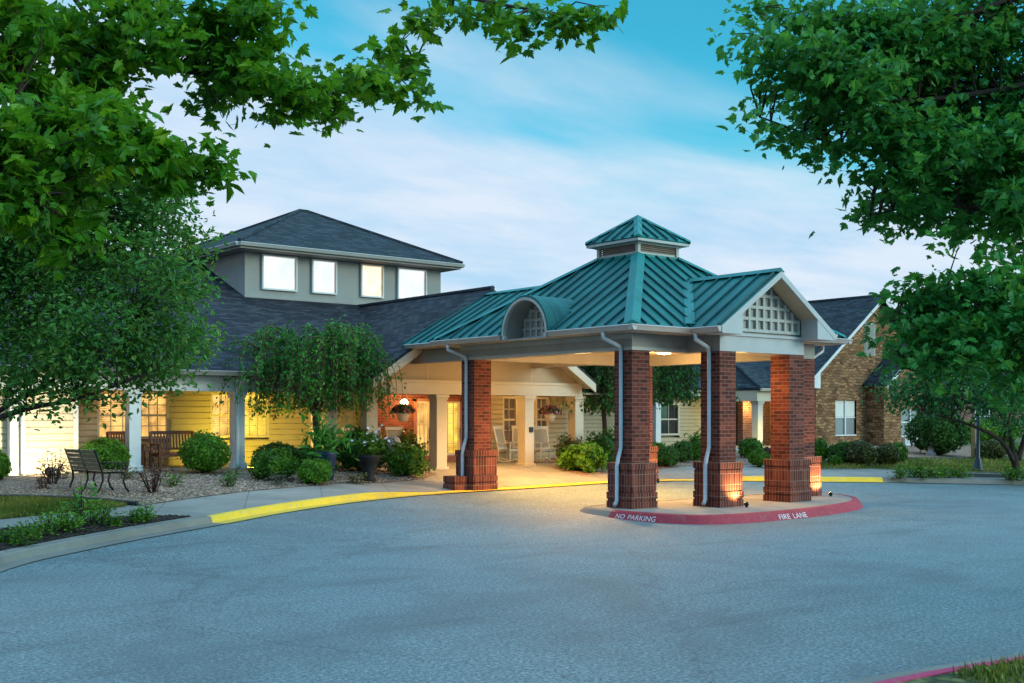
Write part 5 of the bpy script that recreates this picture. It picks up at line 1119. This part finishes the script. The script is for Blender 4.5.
# near maple on the left: its trunk stands on the verge just outside the frame, boughs reach across overhead
def bough_maple(label, trunk, boughs, blobs, per, nper, rc, leaf, mat, name='maple_tree', r0=.16, twr=.010):
    t = thing(name, label, 'tree', trunk[0]); m = MB(); limbs = [limb_tube(m, trunk, r0, r0*.55, 10)]
    for pts, ra, rb in boughs: limbs.append(limb_tube(m, pts, ra, rb))
    cs = clumps(blobs, per, rc); twigs(m, limbs[1:], cs, twr); m.build('trunk', 'bark', t, True)
    tree_leaves('crown', cs, nper, rc, leaf, 'maple', mat, t, .75, .75); return t
def blob(px, py, d, rpx, k=1.0, dep=1.6):
    c = AT(px, py, d); r = rpx*.9*d/FPX; return (tuple(c), (r, r*dep, r), k*(rpx/30)**2)
tb = AT(-330, 416, 6.6); tb.z = -.06
def D1(px): return 6.2+.9*max(0, min(1, px/430))
LB = [(20, 15, 40), (72, 38, 30), (112, 22, 28), (150, 12, 24), (192, 22, 30), (237, 18, 28), (272, 18, 20), (287, 4, 12), (20, 80, 45), (70, 85, 40), (118, 62, 28), (158, 45, 26), (200, 62, 26), (240, 72, 28), (208, 100, 16), (222, 118, 11),
      (270, 88, 26), (300, 98, 28), (330, 102, 24), (356, 84, 20), (385, 80, 26), (408, 72, 20), (422, 96, 10), (402, 50, 18), (290, 118, 12), (242, 44, 22), (266, 50, 18), (330, 82, 14), (418, 22, 13), (436, 14, 16), (458, 14, 17), (482, 12, 15), (506, 16, 17), (532, 24, 19), (556, 25, 20), (580, 20, 18), (600, 10, 10), (540, 44, 8)]
LBn = [(15, 150, 42), (60, 140, 40), (98, 125, 30), (108, 160, 28), (15, 200, 36), (58, 195, 34), (80, 238, 20), (36, 228, 18), (66, 262, 10), (140, 140, 22), (152, 160, 22), (186, 155, 20), (214, 175, 20), (236, 184, 12), (180, 188, 16), (205, 198, 10), (128, 118, 18)]
bl = [blob(x, y, D1(x)+random.uniform(-.4, .4), r) for x, y, r in LB]+[blob(x-12-(x > 120)*8, y-6, 5.6+random.uniform(-.4, .4), r*.92, 1.45) for x, y, r in LBn]
bl += [blob(x, y, d, r, .55, 1.0) for x, y, d, r in ((-170, -60, 6.6, 110), (-300, -150, 6.6, 150), (-430, -60, 6.8, 150), (-420, 90, 6.8, 120), (-180, 80, 6.2, 80), (-330, -330, 6.7, 170), (-160, -280, 6.8, 150), (-520, -220, 6.8, 150), (30, -170, 6.8, 90), (220, -150, 7, 80), (-330, -100, 8.2, 140), (-300, -80, 5.4, 120))]
bghs = [([AT(-330, -40, 6.6), AT(-150, -20, 6.5), AT(0, 40, 6.4), AT(130, 62, 6.5), AT(240, 78, 6.8), AT(330, 88, 7), AT(415, 62, 7.1)], .042, .008),
        ([AT(-330, 60, 6.4), AT(-120, 90, 5.6), AT(0, 92, 5.9), AT(60, 118, 5.9), AT(130, 140, 5.9), AT(190, 156, 5.9)], .022, .005), ([AT(-120, 90, 5.6), AT(-40, 150, 5.2), AT(30, 200, 5.3)], .018, .006),
        ([AT(-150, -20, 6.5), AT(40, -60, 6.7), AT(230, -50, 6.9), AT(380, -30, 7.0), AT(470, -2, 7.1), AT(560, 14, 7.1)], .035, .007), ([AT(40, -60, 6.7), AT(95, 22, 6.6), AT(160, 20, 6.6)], .022, .007), ([AT(230, -50, 6.9), AT(235, 10, 6.9), AT(262, 36, 6.9)], .02, .006)]
bough_maple('leafy maple whose near boughs hang across the sky above the tower roof', [tb, AT(-333, 300, 6.6), AT(-336, 200, 6.62), AT(-330, 60, 6.5), AT(-330, -40, 6.6), AT(-320, -260, 6.7)], bghs, bl, 11, 17, .075, .080, 'maple_leaf', twr=.0045)
# larger maple on the right
tb = AT(1290, 416, 12.5); tb.z = -.06
RB = [(752, 8, 14), (748, 26, 10), (762, 45, 14), (775, 68, 16), (790, 90, 18), (806, 108, 18), (790, 30, 24), (815, 60, 32), (850, 30, 40), (850, 85, 36), (835, 118, 18), (900, 30, 45), (900, 90, 45), (950, 40, 45), (950, 100, 45), (1000, 30, 45), (1000, 95, 45), (880, 130, 26), (920, 140, 34), (970, 150, 40), (1015, 150, 40),
      (754, 114, 8), (768, 124, 10), (785, 134, 11), (802, 142, 12), (822, 150, 12), (842, 145, 12), (870, 168, 14), (888, 180, 18), (915, 186, 24), (950, 190, 28), (990, 195, 32), (1020, 200, 30), (880, 205, 14), (905, 212, 16), (868, 215, 11), (855, 220, 7), (930, 218, 16), (960, 222, 16), (890, 228, 9), (1000, 225, 20), (1020, 240, 18), (950, 240, 10), (985, 250, 10), (962, 260, 7)]
RBl = [(884, 298, 16), (878, 318, 12), (900, 312, 18), (920, 305, 18), (945, 300, 22), (975, 292, 24), (1005, 285, 26), (890, 340, 16), (912, 345, 20), (940, 335, 26), (975, 328, 28), (1010, 325, 28), (900, 365, 14), (925, 372, 16), (955, 362, 20), (990, 365, 22), (1018, 370, 20), (940, 385, 10), (1000, 395, 14), (880, 355, 9)]
bl = [blob(x, y, 11.6+random.uniform(-.9, .9), r, .78) for x, y, r in RB]+[blob(x+22, y-4, 11.0+random.uniform(-.6, .6), r, .75) for x, y, r in RBl]
bl += [blob(x, y, d, r, .5, 1.0) for x, y, d, r in ((1120, 60, 12.2, 75), (1120, 190, 12, 60), (1130, 300, 11.6, 60), (1200, 120, 12.4, 100), (1290, 20, 12.5, 120), (1390, 120, 12.5, 110), (1380, -60, 12.5, 120), (1290, -180, 12.5, 130), (1150, -120, 12.2, 110), (1000, -90, 11.9, 80), (1450, 10, 12.5, 110), (1300, 60, 14.4, 120), (1290, 60, 10.8, 110), (1380, 230, 12.5, 70))]
bghs = [([AT(1290, 120, 12.5), AT(1150, 60, 12), AT(1000, 90, 11.7), AT(900, 100, 11.6), AT(815, 85, 11.6), AT(765, 40, 11.6)], .05, .010), ([AT(1290, -60, 12.5), AT(1130, -50, 12), AT(980, 10, 11.7), AT(870, 35, 11.6), AT(790, 30, 11.6)], .04, .008),
        ([AT(1290, 170, 12.5), AT(1120, 200, 11.8), AT(1000, 180, 11.6), AT(920, 160, 11.6), AT(840, 145, 11.6), AT(760, 117, 11.6)], .06, .008), ([AT(1120, 200, 11.8), AT(1030, 215, 11.6), AT(940, 205, 11.5), AT(870, 215, 11.4)], .03, .007),
        ([AT(1290, 240, 12.5), AT(1140, 300, 11.6), AT(1040, 310, 11.1), AT(960, 325, 11), AT(890, 320, 11)], .05, .008), ([AT(1140, 300, 11.6), AT(1050, 350, 11.2), AT(960, 365, 11), AT(905, 358, 11)], .03, .007)]
bough_maple('dense dark maple filling the top right corner, with long boughs hanging low over the lawn', [tb, AT(1292, 300, 12.5), AT(1290, 170, 12.5), AT(1290, 40, 12.5), AT(1285, -150, 12.6)], bghs, bl, 20, 25, .14, .104, 'maple_leaf_dark', r0=.22, twr=.008)

# pear tree in front of the porch at the left
def crown_tree(label, base, trunkpts, limbs_, blobs, per, nper, rc, leaf, mat, bark='bark', templ='oval', r0=.14, twf=.6, name='broadleaf_tree', droop=.35, group=None):
    t = thing(name, label, 'tree', base, group); m = MB(); ls = [limb_tube(m, trunkpts, r0, r0*.6, 10)]
    for pts, ra, rb in limbs_: ls.append(limb_tube(m, pts, ra, rb))
    cs = clumps(blobs, per, rc); twigs(m, ls, cs, .010, twf); m.build('trunk', bark, t, True)
    tree_leaves('crown', cs, nper, rc, leaf, templ, mat, t, droop, .6, .8); return t
pb = AT(-75, 416, 21); pb.z = T(pb.y)+.13
PB = [(30, 330, 55), (90, 340, 50), (150, 345, 45), (190, 340, 28), (200, 330, 12), (30, 270, 55), (90, 275, 55), (150, 280, 50), (188, 292, 24), (100, 215, 50), (150, 225, 45), (185, 240, 26), (60, 200, 50), (140, 185, 32), (165, 195, 20), (10, 230, 55), (110, 165, 30), (70, 160, 40), (20, 170, 40), (20, 385, 26), (70, 375, 30), (130, 372, 26), (165, 372, 16), (60, 398, 14), (105, 396, 10), (20, 404, 14), (-40, 300, 70), (-40, 220, 70), (-90, 260, 70), (88, 404, 8), (80, 412, 6)]
bl = [blob(x, y, 21+random.uniform(-1.2, 1.2), r, 1, 1.5) for x, y, r in PB]
lm = [([AT(-70, 450, 21), AT(-20, 425, 20.7), AT(30, 408, 20.4), AT(80, 398, 20.3), AT(150, 372, 20.3)], .085, .018), ([AT(-30, 430, 20.7), AT(20, 398, 20.7), AT(70, 370, 20.8), AT(130, 330, 20.8)], .06, .015), ([AT(-72, 420, 21), AT(-30, 350, 21.2), AT(30, 290, 21.4), AT(90, 220, 21.4)], .08, .012), ([AT(-74, 400, 21), AT(-60, 300, 21), AT(-10, 220, 20.8), AT(30, 170, 20.8)], .07, .012), ([AT(20, 398, 20.7), AT(60, 392, 20.2), AT(100, 400, 20.1), AT(118, 388, 20.1)], .02, .008)]
crown_tree('spreading pear tree with small glossy leaves and low bare limbs before the left porch', pb, [pb, AT(-74, 440, 21), AT(-72, 360, 21), AT(-70, 290, 21)], lm, bl, 18, 40, .23, .115, 'pear_leaf', r0=.17, templ='oval', twf=.25)

# weeping tree
def weeping_tree(label, q, h, rad, leaders, n, mat, leaf, bark, hmin, tr=.08, per=26, name='weeping_tree', fall=(.15, .6)):
    """short trunk, a few crooked leaders, and shoots that arch out of them at every height and hang"""
    t = thing(name, label, 'tree', q); m = MB(); fork = q+Vector((0, 0, h*.38)); limb_tube(m, [q, q+Vector((.05, -.03, h*.2)), fork], tr, tr*.8, 9); C, N, Tn, tone = [], [], [], []
    L = []
    for i in range(leaders):
        a = 6.283*i/leaders+random.uniform(-.3, .3); r = rad*random.uniform(.25, .62); z = h*random.uniform(.72, 1.0)
        L.append(limb_tube(m, [fork, fork+Vector((r*.5*math.cos(a), r*.5*math.sin(a), (z-h*.38)*.55)), q+Vector((r*math.cos(a), r*math.sin(a), z*.97)), q+Vector((r*1.5*math.cos(a), r*1.5*math.sin(a), z*.93))], tr*.55, .012, 6))
    for i in range(n):
        P0 = random.choice(L); k0 = random.randrange(len(P0)//4, len(P0)); p0 = P0[k0]; rel = p0-q; a = math.atan2(rel.y, rel.x)+random.gauss(0, .9); out = rad*random.uniform(.08, .5); up = h*random.uniform(-.02, .12)
        p1 = p0+Vector((out*.6*math.cos(a), out*.6*math.sin(a), up)); p2 = p0+Vector((out*math.cos(a), out*math.sin(a), up-h*.08)); zb = max(q.z+hmin+random.uniform(0, .35), p2.z-h*random.uniform(*fall))
        p3 = Vector((p2.x+out*.12*math.cos(a)+random.gauss(0, .05), p2.y+out*.12*math.sin(a), min(zb, p2.z-.05))); P = spline([p0, p1, p2, p3], 5)
        m.tube(P, [.014*(1-k/len(P))+.003 for k in range(len(P))], 4, False); tn = random.gauss(.42, .2)
        for k in range(per):
            u = random.random(); f = u*(len(P)-1); j = min(len(P)-2, int(f)); p = P[j].lerp(P[j+1], f-j)+Vector(rng.normal(0, .055, 3)); d = (P[j+1]-P[j]).normalized()
            C.append(p); Tn.append(d+Vector(rng.normal(0, .6, 3))-Vector((0, 0, .4))); N.append(Vector(rng.normal(0, .7, 3))+Vector((math.cos(a)*.4, math.sin(a)*.4, .6))); tone.append(tn+random.gauss(0, .15))
    m.build('trunk', bark, t, True); leaf_mesh('crown', C, N, Tn, leaf*(.6+.7*rng.random(len(C))), 'oval', mat, t, np.clip(tone, 0, 1)); return t
weeping_tree('weeping tree with arching feathery green branches and reddish trunk before the yellow lit wall', G(315, 471), 3.8, 2.15, 13, 430, 'willow_leaf', .095, 'bark_red', 1.4, tr=.10, per=40, fall=(.05, .45))
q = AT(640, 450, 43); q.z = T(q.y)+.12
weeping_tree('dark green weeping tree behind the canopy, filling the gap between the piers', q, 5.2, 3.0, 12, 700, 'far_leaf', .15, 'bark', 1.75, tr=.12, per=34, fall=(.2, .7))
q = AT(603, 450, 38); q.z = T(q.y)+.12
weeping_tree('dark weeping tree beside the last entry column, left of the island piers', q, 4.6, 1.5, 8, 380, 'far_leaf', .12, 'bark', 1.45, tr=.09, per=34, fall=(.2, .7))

# multi-stemmed dogwood at the right
db = G(1017, 477); d0 = proj(db)[2]
DB = [(900, 390, 18), (930, 385, 24), (960, 375, 28), (1000, 380, 30), (914, 402, 10), (942, 402, 14), (975, 403, 17), (1010, 405, 20), (1040, 390, 30), (1060, 360, 34), (935, 355, 24), (975, 345, 26), (1015, 345, 30), (1050, 320, 30), (985, 315, 24), (1075, 400, 24), (1000, 422, 8), (1030, 425, 12)]
bl = [blob(x, y, d0+random.uniform(-1.5, 1.5), r, 1, 1.6) for x, y, r in DB]
lm = [([AT(1014, 462, d0), AT(1000, 440, d0-.3), AT(970, 425, d0-.6), AT(925, 412, d0-.8)], .09, .03), ([AT(1014, 460, d0), AT(1008, 430, d0+.2), AT(995, 405, d0+.3), AT(975, 370, d0+.5)], .09, .03), ([AT(1018, 460, d0), AT(1030, 420, d0), AT(1040, 380, d0), AT(1050, 340, d0)], .10, .03), ([AT(1003, 445, d0-.2), AT(1010, 415, d0-.6), AT(1020, 380, d0-.8)], .06, .02)]
crown_tree('multi-stemmed spreading tree with blue-green leaves beside the right kerb', db, [db, AT(1016, 468, d0), AT(1015, 455, d0)], lm, bl, 50, 30, .26, .145, 'dogwood_leaf', r0=.17, twf=.3)
# trees beyond the buildings on the right
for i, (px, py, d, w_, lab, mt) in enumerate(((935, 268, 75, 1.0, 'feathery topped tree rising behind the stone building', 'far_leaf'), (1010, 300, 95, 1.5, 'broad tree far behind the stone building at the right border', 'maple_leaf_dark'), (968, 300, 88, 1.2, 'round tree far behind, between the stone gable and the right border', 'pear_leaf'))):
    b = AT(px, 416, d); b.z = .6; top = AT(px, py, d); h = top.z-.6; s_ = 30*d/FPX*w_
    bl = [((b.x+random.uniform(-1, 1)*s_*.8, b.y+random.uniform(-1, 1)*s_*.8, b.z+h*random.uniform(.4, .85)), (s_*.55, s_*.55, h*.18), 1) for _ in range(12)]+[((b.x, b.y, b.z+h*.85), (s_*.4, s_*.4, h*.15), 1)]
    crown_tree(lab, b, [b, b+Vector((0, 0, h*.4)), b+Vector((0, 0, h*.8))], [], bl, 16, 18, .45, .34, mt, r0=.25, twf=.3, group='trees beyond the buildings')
